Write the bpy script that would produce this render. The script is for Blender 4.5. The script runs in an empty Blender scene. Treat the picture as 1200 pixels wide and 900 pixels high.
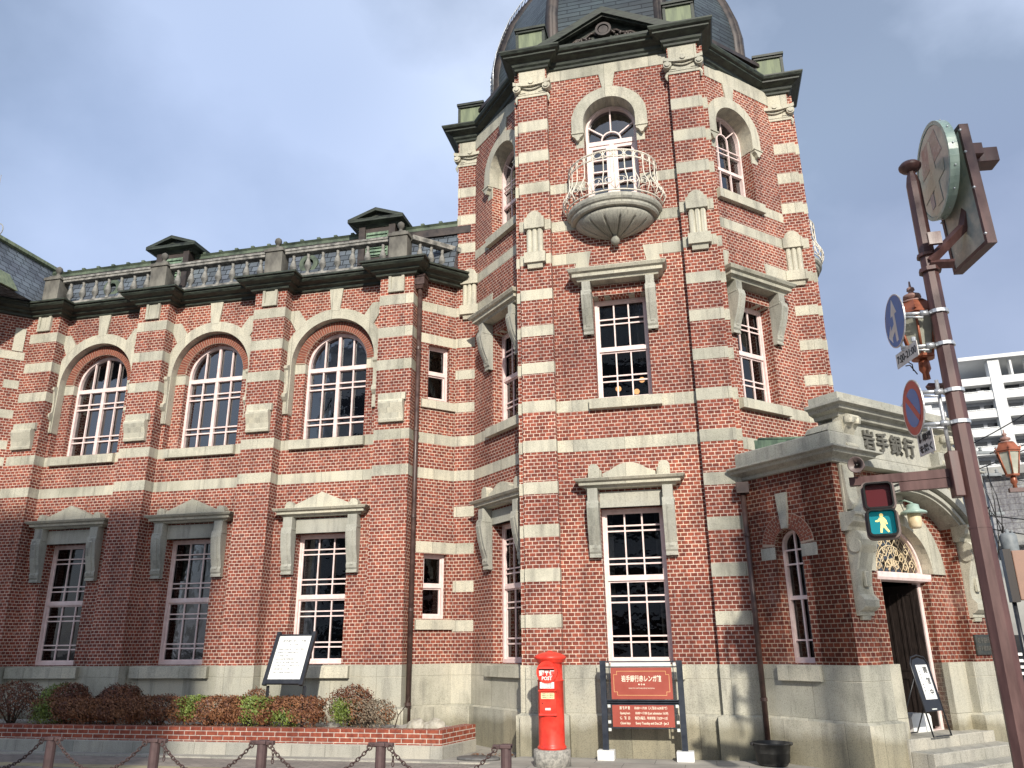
import bpy, bmesh, math, random
from mathutils import Vector, Matrix
from mathutils.geometry import delaunay_2d_cdt
random.seed(7)
S = 2 ** -.5
PI = math.pi
SC = bpy.context.scene
COL = SC.collection

# ------------------------------------------------------------------ camera, light, exposure
def set_camera():
    f, pitch, roll, yaw = 926.8, .3212415, -.0101667, -.2268606
    h = Vector((math.sin(yaw), math.cos(yaw), 0))
    fw = h * math.cos(pitch) + Vector((0, 0, 1)) * math.sin(pitch)
    r = Vector((math.cos(yaw), -math.sin(yaw), 0)); u = r.cross(fw)
    r2 = r * math.cos(roll) + u * math.sin(roll)
    u2 = -r * math.sin(roll) + u * math.cos(roll)
    M = Matrix((r2, u2, -fw)).transposed().to_4x4()
    M.translation = Vector((0, 0, 1.72))
    cam = bpy.data.cameras.new('camera'); cam.lens = 36 * f / 1200; cam.sensor_width = 36
    cam.clip_end = 3000; cam.clip_start = .05
    o = bpy.data.objects.new('camera', cam); COL.objects.link(o); o.matrix_world = M
    SC.camera = o
set_camera()

SKY_OFF = (7.7, .4, 2.9)
SUN_AZ = math.atan2(.30, -.95)          # direction to the sun, from +Y clockwise
SUN_EL = math.radians(27)
def set_light():
    w = bpy.data.worlds.new('World'); SC.world = w; w.use_nodes = True
    nt = w.node_tree; N = nt.nodes; L = nt.links; N.clear()
    out = N.new('ShaderNodeOutputWorld'); bg = N.new('ShaderNodeBackground')
    sky = N.new('ShaderNodeTexSky'); sky.sky_type = 'NISHITA'; sky.sun_disc = False
    sky.sun_elevation = SUN_EL; sky.sun_rotation = SUN_AZ; sky.air_density = 1.2; sky.dust_density = 1.5
    tc = N.new('ShaderNodeTexCoord')
    mp = N.new('ShaderNodeMapping'); mp.inputs['Scale'].default_value = (1, 1, 1.25)
    mp.inputs['Rotation'].default_value = (.1, .25, .5)
    n1 = N.new('ShaderNodeTexNoise'); n1.inputs['Scale'].default_value = 2.1; n1.inputs['Detail'].default_value = 9
    n1.inputs['Roughness'].default_value = .5; n1.inputs['Distortion'].default_value = .0; mp.inputs['Location'].default_value = SKY_OFF
    n2 = N.new('ShaderNodeTexNoise'); n2.inputs['Scale'].default_value = 1.1; n2.inputs['Detail'].default_value = 3
    r1 = N.new('ShaderNodeValToRGB'); r1.color_ramp.elements[0].position = .36; r1.color_ramp.elements[1].position = .60
    r1.color_ramp.elements[0].color = (.3, .3, .3, 1); r1.color_ramp.elements[1].color = (.97, .97, .97, 1)
    r2 = N.new('ShaderNodeValToRGB'); r2.color_ramp.elements[0].position = .40; r2.color_ramp.elements[1].position = .58
    r2.color_ramp.elements[0].color = (4.1, 5.1, 7.2, 1); r2.color_ramp.elements[1].color = (6.3, 7.3, 9.4, 1)
    mx = N.new('ShaderNodeMixRGB')
    L.new(tc.outputs['Generated'], mp.inputs['Vector'])
    L.new(mp.outputs['Vector'], n1.inputs['Vector']); L.new(tc.outputs['Generated'], n2.inputs['Vector'])
    L.new(n1.outputs['Fac'], r1.inputs['Fac']); L.new(n2.outputs['Fac'], r2.inputs['Fac'])
    L.new(r1.outputs['Color'], mx.inputs['Fac']); L.new(sky.outputs['Color'], mx.inputs['Color1'])
    L.new(r2.outputs['Color'], mx.inputs['Color2'])
    # a heavier cloud bank low to the north north east, a thinner blue break to the north west
    last = mx.outputs['Color']
    for az, el, c0, c1, col, amt in ((21, 10, .92, .999, (2.4, 2.95, 4.6, 1), .6), (-36, 27, .93, .995, (3.9, 5.0, 7.6, 1), .5)):
        dv = (math.sin(math.radians(az)) * math.cos(math.radians(el)), math.cos(math.radians(az)) * math.cos(math.radians(el)), math.sin(math.radians(el)))
        dp = N.new('ShaderNodeVectorMath'); dp.operation = 'DOT_PRODUCT'; dp.inputs[1].default_value = dv; L.new(tc.outputs['Generated'], dp.inputs[0])
        ad = N.new('ShaderNodeMath'); ad.operation = 'MULTIPLY_ADD'; ad.inputs[1].default_value = .16; L.new(n2.outputs['Fac'], ad.inputs[0]); L.new(dp.outputs['Value'], ad.inputs[2])
        mr = N.new('ShaderNodeMapRange'); mr.interpolation_type = 'SMOOTHSTEP'; mr.inputs['From Min'].default_value = c0 + .08; mr.inputs['From Max'].default_value = c1 + .08; mr.inputs['To Max'].default_value = amt
        L.new(ad.outputs[0], mr.inputs['Value']); m2 = N.new('ShaderNodeMixRGB'); L.new(mr.outputs[0], m2.inputs['Fac']); L.new(last, m2.inputs['Color1']); m2.inputs['Color2'].default_value = col; last = m2.outputs['Color']
    L.new(last, bg.inputs['Color'])
    bg.inputs['Strength'].default_value = .115
    L.new(bg.outputs[0], out.inputs['Surface'])
    sl = bpy.data.lights.new('sun', 'SUN'); sl.energy = 5.0; sl.angle = math.radians(.9); sl.color = (1, .935, .83)
    so = bpy.data.objects.new('sun', sl); COL.objects.link(so)
    d = Vector((math.sin(SUN_AZ) * math.cos(SUN_EL), math.cos(SUN_AZ) * math.cos(SUN_EL), math.sin(SUN_EL)))
    so.rotation_euler = d.to_track_quat('Z', 'Y').to_euler(); so.location = d * 50
    v = SC.view_settings; v.view_transform = 'Standard'; v.look = 'None'; v.exposure = .08; v.gamma = 1
    v.use_curve_mapping = False
set_light()

# ------------------------------------------------------------------ materials
MAT = {}
def new_mat(name, col=(.5, .5, .5), rough=.7, metal=0, spec=.5):
    m = bpy.data.materials.new(name); m.use_nodes = True
    b = m.node_tree.nodes['Principled BSDF']
    b.inputs['Base Color'].default_value = (*col, 1); b.inputs['Roughness'].default_value = rough
    b.inputs['Metallic'].default_value = metal; b.inputs['Specular IOR Level'].default_value = spec
    MAT[name] = m; return m, m.node_tree.nodes, m.node_tree.links, b
def ramp(N, pts):
    r = N.new('ShaderNodeValToRGB'); e = r.color_ramp.elements
    while len(e) < len(pts): e.new(.5)
    for k, (p, c) in enumerate(pts): e[k].position = p; e[k].color = (*c, 1)
    return r
def noise(N, L, scale, detail=4, rough=.55, vec=None):
    n = N.new('ShaderNodeTexNoise'); n.inputs['Scale'].default_value = scale
    n.inputs['Detail'].default_value = detail; n.inputs['Roughness'].default_value = rough
    if vec is not None: L.new(vec, n.inputs['Vector'])
    return n
def math_n(N, L, op, a, b=None):
    m = N.new('ShaderNodeMath'); m.operation = op
    for i, v in enumerate((a, b)):
        if v is None: continue
        if isinstance(v, (int, float)): m.inputs[i].default_value = v
        else: L.new(v, m.inputs[i])
    return m.outputs[0]
def mixc(N, L, fac, a, b, mode='MIX'):
    m = N.new('ShaderNodeMixRGB'); m.blend_type = mode
    for k, v in (('Fac', fac), ('Color1', a), ('Color2', b)):
        if isinstance(v, (int, float)): m.inputs[k].default_value = v
        elif isinstance(v, tuple): m.inputs[k].default_value = (*v, 1)
        else: L.new(v, m.inputs[k])
    return m.outputs[0]
def wall_uv(N, L):
    """vector (distance along the wall, height, 0) from position and true normal"""
    g = N.new('ShaderNodeNewGeometry')
    sp = N.new('ShaderNodeSeparateXYZ'); L.new(g.outputs['Position'], sp.inputs[0])
    sn = N.new('ShaderNodeSeparateXYZ'); L.new(g.outputs['True Normal'], sn.inputs[0])
    ax = math_n(N, L, 'MULTIPLY', sp.outputs['X'], sn.outputs['Y'])
    ay = math_n(N, L, 'MULTIPLY', sp.outputs['Y'], sn.outputs['X'])
    u = math_n(N, L, 'SUBTRACT', ay, ax)
    up = math_n(N, L, 'ABSOLUTE', sn.outputs['Z'])
    flat = math_n(N, L, 'GREATER_THAN', up, .8)
    z = math_n(N, L, 'ADD', sp.outputs['Z'], math_n(N, L, 'MULTIPLY', flat, sp.outputs['Y']))
    u2 = math_n(N, L, 'ADD', u, math_n(N, L, 'MULTIPLY', flat, sp.outputs['X']))
    c = N.new('ShaderNodeCombineXYZ'); L.new(u2, c.inputs[0]); L.new(z, c.inputs[1])
    return c.outputs[0], g.outputs['Position'], u2, z
def bump(N, L, b, h, dist=.01, strength=.5):
    bp = N.new('ShaderNodeBump'); bp.inputs['Distance'].default_value = dist; bp.inputs['Strength'].default_value = strength
    L.new(h, bp.inputs['Height']); L.new(bp.outputs[0], b.inputs['Normal'])

def mat_brick(name='brick', bw=.113, rh=.0668, c1=(.160, .041, .028), c2=(.295, .080, .050), mort=(.60, .475, .395), ms=.0068, old=0.):
    m, N, L, b = new_mat(name, rough=.82, spec=.25)
    uv, pos, u, z = wall_uv(N, L)
    br = N.new('ShaderNodeTexBrick'); L.new(uv, br.inputs['Vector'])
    br.offset = .5; br.squash = 1
    br.inputs['Scale'].default_value = 1; br.inputs['Brick Width'].default_value = bw
    br.inputs['Row Height'].default_value = rh; br.inputs['Mortar Size'].default_value = ms
    br.inputs['Mortar Smooth'].default_value = .15; br.inputs['Bias'].default_value = -.1
    br.inputs['Color1'].default_value = (*c1, 1); br.inputs['Color2'].default_value = (*c2, 1)
    br.inputs['Mortar'].default_value = (*mort, 1)
    # each brick its own tone, weather patches over them
    n = noise(N, L, .55, 6, .6, pos)
    r = ramp(N, [(.3, (.68, .66, .68)), (.5, (1, 1, 1)), (.72, (1.25, 1.25, 1.2))]); L.new(n.outputs['Fac'], r.inputs[0])
    c = mixc(N, L, 1, br.outputs['Color'], r.outputs[0], 'MULTIPLY')
    n3 = noise(N, L, 14, 2, .5, uv)
    r3 = ramp(N, [(.3, (.62, .60, .66)), (.5, (1.0, 1.0, 1.0)), (.72, (1.3, 1.3, 1.2))]); L.new(n3.outputs['Fac'], r3.inputs[0])
    c = mixc(N, L, .8, c, r3.outputs[0], 'MULTIPLY')
    # areas relaid or cleaned at another time
    vo = N.new('ShaderNodeTexVoronoi'); vo.inputs['Scale'].default_value = .62; vo.inputs['Randomness'].default_value = 1; L.new(uv, vo.inputs['Vector'])
    rv = ramp(N, [(0, (.84, .80, .82)), (.5, (1, 1, 1)), (1, (1.14, 1.13, 1.08))]); sx = N.new('ShaderNodeSeparateXYZ'); L.new(vo.outputs['Color'], sx.inputs[0]); L.new(sx.outputs[0], rv.inputs[0])
    c = mixc(N, L, .55, c, mixc(N, L, 1, c, rv.outputs[0], 'MULTIPLY'))
    # pale efflorescence blotches
    n2 = noise(N, L, 1.1, 8, .68, pos)
    r2 = ramp(N, [(.62 - old, (0, 0, 0)), (.82 - old, (.4, .4, .4))]); L.new(n2.outputs['Fac'], r2.inputs[0])
    c = mixc(N, L, r2.outputs[0], c, (.5, .38, .33))
    # soot run-off streaks
    st = N.new('ShaderNodeMapping'); st.inputs['Scale'].default_value = (3.2, .22, 1); L.new(uv, st.inputs['Vector'])
    n4 = noise(N, L, 1, 5, .6, st.outputs[0])
    r4 = ramp(N, [(.48, (1, 1, 1)), (.74, (.62, .60, .60))]); L.new(n4.outputs['Fac'], r4.inputs[0])
    c = mixc(N, L, 1, c, r4.outputs[0], 'MULTIPLY')
    L.new(c, b.inputs['Base Color'])
    nf = noise(N, L, 60, 2, .6, pos)
    h = math_n(N, L, 'ADD', math_n(N, L, 'MULTIPLY', br.outputs['Fac'], -1), math_n(N, L, 'MULTIPLY', nf.outputs['Fac'], .5))
    bump(N, L, b, h, .006, .8)
def mat_granite(name, base=(.485, .468, .40), joints=None, stain=.5):
    m, N, L, b = new_mat(name, rough=.85, spec=.3)
    uv, pos, u, z = wall_uv(N, L)
    n = noise(N, L, 75, 3, .7, pos)
    r = ramp(N, [(.32, tuple(x * .55 for x in base)), (.46, base), (.7, tuple(min(1, x * 1.2) for x in base))]); L.new(n.outputs['Fac'], r.inputs[0])
    n2 = noise(N, L, .9, 7, .6, pos)
    r2 = ramp(N, [(.3, (.7, .71, .68)), (.5, (1, 1, .98)), (.72, (1.14, 1.11, 1.04))]); L.new(n2.outputs['Fac'], r2.inputs[0])
    c = mixc(N, L, 1, r.outputs[0], r2.outputs[0], 'MULTIPLY')
    st = N.new('ShaderNodeMapping'); st.inputs['Scale'].default_value = (4, .5, 1); L.new(uv, st.inputs['Vector'])
    n4 = noise(N, L, 1.3, 6, .65, st.outputs[0])
    r4 = ramp(N, [(.48, (1, 1, 1)), (.74, (1 - stain, 1 - stain, 1 - stain * .95))]); L.new(n4.outputs['Fac'], r4.inputs[0])
    c = mixc(N, L, 1, c, r4.outputs[0], 'MULTIPLY')
    h = n.outputs['Fac']
    if joints:
        br = N.new('ShaderNodeTexBrick'); mp = N.new('ShaderNodeMapping'); mp.inputs['Location'].default_value = (.21, -joints[2], 0)
        L.new(uv, mp.inputs['Vector']); L.new(mp.outputs[0], br.inputs['Vector'])
        br.inputs['Scale'].default_value = 1; br.inputs['Brick Width'].default_value = joints[0]; br.inputs['Row Height'].default_value = joints[1]
        br.inputs['Mortar Size'].default_value = .004; br.inputs['Mortar Smooth'].default_value = .3
        br.inputs['Color1'].default_value = (.80, .81, .80, 1); br.inputs['Color2'].default_value = (1.1, 1.08, 1.03, 1); br.inputs['Mortar'].default_value = (.42, .42, .4, 1)
        c = mixc(N, L, 1, c, br.outputs['Color'], 'MULTIPLY')
        h = math_n(N, L, 'ADD', math_n(N, L, 'MULTIPLY', br.outputs['Fac'], -2), h)
    if joints and joints[1] < 2:      # splash dirt near the pavement
        zd = math_n(N, L, 'ADD', z, math_n(N, L, 'MULTIPLY', n2.outputs['Fac'], -.8))
        rd = ramp(N, [(0, (.58, .56, .50)), (.18, (1, 1, 1))]); L.new(zd, rd.inputs[0])
        c = mixc(N, L, 1, c, rd.outputs[0], 'MULTIPLY')
    L.new(c, b.inputs['Base Color'])
    bump(N, L, b, h, .004, .5)
def mat_noisy(name, a, c_, scale=6, rough=.6, metal=0, spec=.5, lo=.35, hi=.65, bumpd=0, detail=5, stretch=None):
    m, N, L, b = new_mat(name, a, rough, metal, spec)
    g = N.new('ShaderNodeTexCoord')
    vec = g.outputs['Object']
    if stretch:
        mp = N.new('ShaderNodeMapping'); mp.inputs['Scale'].default_value = stretch; L.new(vec, mp.inputs['Vector']); vec = mp.outputs[0]
    n = noise(N, L, scale, detail, .6, vec)
    r = ramp(N, [(lo, a), (hi, c_)]); L.new(n.outputs['Fac'], r.inputs[0]); L.new(r.outputs[0], b.inputs['Base Color'])
    rr = ramp(N, [(.3, (max(0, rough - .12),) * 3), (.7, (min(1, rough + .12),) * 3)]); L.new(n.outputs['Fac'], rr.inputs[0]); L.new(rr.outputs[0], b.inputs['Roughness'])
    if bumpd: bump(N, L, b, n.outputs['Fac'], bumpd, .6)
def mat_slate(name, rowh=.16, bw=.22, col=(.085, .095, .115)):
    m, N, L, b = new_mat(name, col, .5, 0, .5)
    uv, pos, u, z = wall_uv(N, L)
    br = N.new('ShaderNodeTexBrick'); L.new(uv, br.inputs['Vector'])
    br.inputs['Scale'].default_value = 1; br.inputs['Brick Width'].default_value = bw; br.inputs['Row Height'].default_value = rowh
    br.inputs['Mortar Size'].default_value = .01; br.inputs['Mortar Smooth'].default_value = .2
    br.inputs['Color1'].default_value = (*[x * .75 for x in col], 1); br.inputs['Color2'].default_value = (*[x * 1.35 for x in col], 1)
    br.inputs['Mortar'].default_value = (.012, .014, .016, 1)
    n = noise(N, L, 1.3, 5, .6, pos); r = ramp(N, [(.35, (.8, .8, .8)), (.7, (1.3, 1.4, 1.3))]); L.new(n.outputs['Fac'], r.inputs[0])
    L.new(mixc(N, L, 1, br.outputs['Color'], r.outputs[0], 'MULTIPLY'), b.inputs['Base Color'])
    saw = math_n(N, L, 'FRACT', math_n(N, L, 'DIVIDE', z, rowh))
    h = math_n(N, L, 'SUBTRACT', math_n(N, L, 'MULTIPLY', saw, -1), br.outputs['Fac'])
    bump(N, L, b, h, .03, 1)
mat_brick()
mat_brick('porch_brick', c1=(.125, .032, .021), c2=(.245, .066, .038), mort=(.46, .36, .28), ms=.0062, old=.03)
mat_brick('planter_brick', bw=.22, rh=.075, c1=(.24, .060, .036), c2=(.31, .085, .05), mort=(.55, .47, .4), ms=.007)
mat_brick('voussoir_brick', bw=.07, rh=.4, c1=(.20, .05, .034), c2=(.27, .07, .045))
mat_granite('granite', stain=.42, joints=(.93, 40, 17))
mat_granite('granite_block', base=(.45, .435, .375), joints=(1.07, .745, .69), stain=.42)
mat_granite('grey_granite', base=(.38, .375, .33), stain=.5)
mat_granite('kerb_stone', base=(.36, .35, .32), joints=(.62, 3, 1.2), stain=.35)
mat_noisy('dark_copper', (.012, .015, .012), (.050, .062, .046), 5, .55, 0, .4, bumpd=.004, stretch=(1, 1, 5))
mat_noisy('green_copper', (.085, .13, .095), (.21, .30, .20), 4, .65, bumpd=.003, stretch=(3, 3, .5))
mat_noisy('moss_copper', (.10, .125, .075), (.21, .245, .15), 3, .7, stretch=(4, 4, .5))
mat_noisy('edge_copper', (.035, .05, .035), (.12, .155, .105), 4, .65)
mat_noisy('brown_copper', (.026, .021, .019), (.065, .050, .043), 4, .5, .2)
mat_noisy('baluster_stone', (.085, .085, .078), (.32, .31, .28), 7, .8, bumpd=.004)
mat_noisy('pedestal_stone', (.08, .075, .065), (.22, .21, .18), 3, .85, bumpd=.004, stretch=(1, 1, .5))
mat_slate('slate'); mat_slate('dome_slate', .115, .55, (.034, .043, .049))
mat_noisy('frame_paint', (.70, .545, .515), (.80, .66, .63), 9, .5, detail=3)
mat_noisy('iron_cream', (.60, .55, .46), (.76, .72, .62), 20, .5)
mat_noisy('pipe_paint', (.045, .025, .022), (.085, .05, .042), 8, .45)
mat_noisy('pole_paint', (.060, .026, .024), (.125, .062, .056), 7, .45, stretch=(1.5, 1.5, .25), detail=9, bumpd=.001)
mat_noisy('iron_rust', (.035, .022, .02), (.09, .05, .045), 30, .65)
mat_noisy('bollard_paint', (.060, .036, .036), (.10, .06, .058), 9, .55)
mat_noisy('black_paint', (.012, .013, .017), (.022, .024, .03), 6, .4)
mat_noisy('navy_paint', (.012, .017, .028), (.022, .03, .045), 6, .4)
mat_noisy('galvanised', (.42, .44, .46), (.62, .64, .66), 12, .38, .6)
mat_noisy('post_red', (.56, .026, .018), (.80, .055, .032), 6, .36, lo=.25, hi=.55, bumpd=.0012, detail=8)
def _scuff():
    m = MAT['post_red']; N = m.node_tree.nodes; L = m.node_tree.links; b = N['Principled BSDF']
    src = b.inputs['Base Color'].links[0].from_socket; g = N.new('ShaderNodeNewGeometry'); sp = N.new('ShaderNodeSeparateXYZ'); L.new(g.outputs['Position'], sp.inputs[0])
    n = noise(N, L, 38, 5, .7, g.outputs['Position']); n2 = noise(N, L, 5, 4, .6, g.outputs['Position'])
    low = math_n(N, L, 'SUBTRACT', .55, sp.outputs['Z']); f = math_n(N, L, 'ADD', math_n(N, L, 'MULTIPLY', low, .35), n.outputs['Fac'])
    r = ramp(N, [(.64, (0, 0, 0)), (.72, (.8, .8, .8))]); L.new(f, r.inputs[0])
    c = mixc(N, L, r.outputs[0], src, (.13, .05, .035)); r2 = ramp(N, [(.4, (.86, .86, .86)), (.65, (1.05, 1.05, 1.05))]); L.new(n2.outputs['Fac'], r2.inputs[0])
    L.new(mixc(N, L, 1, c, r2.outputs[0], 'MULTIPLY'), b.inputs['Base Color'])
_scuff()
mat_noisy('sign_red', (.29, .052, .034), (.33, .062, .04), 4, .5)
mat_noisy('white_paint', (.70, .71, .68), (.80, .80, .78), 6, .55)
mat_noisy('cream_metal', (.58, .46, .28), (.68, .58, .4), 8, .5)
mat_noisy('copper_orange', (.24, .075, .040), (.38, .125, .065), 9, .45, .35)
mat_noisy('copper_dusty', (.23, .13, .11), (.36, .22, .18), 14, .6, .2)
mat_noisy('door_wood', (.012, .009, .008), (.028, .019, .016), 10, .5, stretch=(6, 6, .7))
mat_noisy('stone_rough', (.26, .235, .18), (.46, .43, .36), 9, .9, bumpd=.02)
mat_noisy('soil', (.30, .28, .24), (.52, .50, .45), 30, .95, bumpd=.01)
mat_noisy('leaf_red', (.055, .018, .012), (.17, .062, .03), 7, .6, lo=.3, hi=.7)
mat_noisy('leaf_rust', (.12, .045, .018), (.27, .12, .05), 9, .6, lo=.3, hi=.7)
mat_noisy('leaf_green', (.075, .11, .022), (.20, .26, .045), 9, .55, lo=.3, hi=.7)
mat_noisy('leaf_grey', (.12, .09, .06), (.24, .19, .13), 9, .7, lo=.3, hi=.7)
mat_noisy('stem', (.03, .02, .015), (.09, .06, .04), 20, .8)
mat_noisy('tub_plastic', (.018, .018, .018), (.05, .05, .048), 8, .6)
mat_noisy('blue_sign', (.04, .15, .40), (.07, .20, .48), 14, .4)
mat_noisy('red_sign', (.42, .04, .04), (.52, .07, .06), 14, .4)
mat_noisy('plate_white', (.60, .56, .51), (.74, .70, .65), 9, .5)
mat_noisy('signal_box', (.12, .085, .08), (.16, .12, .11), 6, .5)
mat_noisy('shop_brown', (.24, .14, .10), (.30, .18, .13), 3, .5)
mat_noisy('bronze', (.035, .04, .036), (.08, .08, .07), 14, .45, .4)
mat_noisy('apartment_white', (.58, .59, .58), (.68, .68, .67), .15, .7)
mat_noisy('apartment_recess', (.22, .23, .25), (.30, .31, .33), .2, .7)  # wall colour darkened to stand for glass and shade between the balcony slabs
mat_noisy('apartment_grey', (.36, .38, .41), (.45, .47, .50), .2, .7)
mat_noisy('concrete', (.22, .22, .21), (.33, .33, .31), 1.2, .85)
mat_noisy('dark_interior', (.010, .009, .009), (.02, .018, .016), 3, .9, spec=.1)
mat_noisy('lantern_glass', (.33, .34, .28), (.48, .48, .40), 5, .25)
mat_noisy('panel_faded', (.30, .34, .31), (.50, .48, .40), 7, .16, bumpd=.002)
mat_noisy('panel_green', (.25, .36, .31), (.36, .46, .40), 5, .3)
mat_noisy('ink', (.02, .02, .022), (.035, .035, .035), 5, .6)
mat_noisy('gold_line', (.62, .36, .14), (.70, .44, .2), 5, .5)
mat_noisy('cream_letter', (.72, .66, .52), (.80, .74, .60), 5, .5)
mat_noisy('sticker_orange', (.55, .25, .07), (.65, .33, .12), 12, .5)
mat_noisy('sticker_yellow', (.62, .56, .28), (.75, .70, .45), 30, .5)
mat_noisy('manhole', (.10, .10, .095), (.16, .155, .15), 20, .6, .2)
def mat_tile_ground(name, bw, rh, a, c_, mort, rough=.85):
    m, N, L, b = new_mat(name, a, rough, 0, .3)
    g = N.new('ShaderNodeNewGeometry')
    br = N.new('ShaderNodeTexBrick'); L.new(g.outputs['Position'], br.inputs['Vector'])
    br.inputs['Scale'].default_value = 1; br.inputs['Brick Width'].default_value = bw; br.inputs['Row Height'].default_value = rh
    br.inputs['Mortar Size'].default_value = .005; br.inputs['Color1'].default_value = (*a, 1); br.inputs['Color2'].default_value = (*c_, 1)
    br.inputs['Mortar'].default_value = (*mort, 1)
    n = noise(N, L, 1.7, 7, .65, g.outputs['Position']); r = ramp(N, [(.3, (.72, .72, .72)), (.7, (1.2, 1.18, 1.14))]); L.new(n.outputs['Fac'], r.inputs[0])
    L.new(mixc(N, L, 1, br.outputs['Color'], r.outputs[0], 'MULTIPLY'), b.inputs['Base Color'])
    bump(N, L, b, math_n(N, L, 'ADD', math_n(N, L, 'MULTIPLY', br.outputs['Fac'], -1), n.outputs['Fac']), .006, .6)
mat_tile_ground('paving', .21, .105, (.23, .21, .19), (.31, .28, .25), (.12, .115, .11))
mat_tile_ground('flagstone', .9, .45, (.30, .29, .26), (.36, .345, .31), (.15, .15, .14))
mat_tile_ground('tactile', .3, .3, (.34, .31, .20), (.38, .345, .22), (.2, .18, .12))
mat_noisy('asphalt', (.045, .045, .047), (.075, .075, .077), 40, .9)
def mat_glass():
    for nm, ior, tint in (('glass', 1.75, .46), ('sky_glass', 2.7, .5)):
        m, N, L, b = new_mat(nm, (.01, .01, .01)); N.remove(b); out = [n for n in N if n.type == 'OUTPUT_MATERIAL'][0]
        g = N.new('ShaderNodeNewGeometry'); n = noise(N, L, 2.6, 3, .5, g.outputs['Position'])
        bp = N.new('ShaderNodeBump'); bp.inputs['Distance'].default_value = .012; bp.inputs['Strength'].default_value = .4; L.new(n.outputs['Fac'], bp.inputs['Height'])
        fr = N.new('ShaderNodeFresnel'); fr.inputs['IOR'].default_value = ior; L.new(bp.outputs[0], fr.inputs['Normal'])
        tr = N.new('ShaderNodeBsdfTransparent'); tr.inputs['Color'].default_value = (tint, tint * 1.02, tint * 1.05, 1)
        gl = N.new('ShaderNodeBsdfGlossy'); gl.inputs['Roughness'].default_value = .03; L.new(bp.outputs[0], gl.inputs['Normal'])
        mx = N.new('ShaderNodeMixShader'); L.new(fr.outputs[0], mx.inputs['Fac']); L.new(tr.outputs[0], mx.inputs[1]); L.new(gl.outputs[0], mx.inputs[2]); L.new(mx.outputs[0], out.inputs['Surface'])
    m, N, L, b = new_mat('dark_glass', (.015, .017, .02), .06)
    m, N, L, b = new_mat('signal_red', (.09, .012, .016), .25)
    m, N, L, b = new_mat('signal_green', (.0, .16, .20), .3); b.inputs['Emission Color'].default_value = (.0, .36, .42, 1); b.inputs['Emission Strength'].default_value = .2
    m, N, L, b = new_mat('signal_figure', (.8, .6, .2), .4); b.inputs['Emission Color'].default_value = (1, .72, .26, 1); b.inputs['Emission Strength'].default_value = .75
    m, N, L, b = new_mat('lens_black', (.01, .01, .01), .3)
mat_glass()
mat_noisy('curtain_cloth', (.30, .29, .27), (.46, .45, .42), 3, .9)

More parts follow.
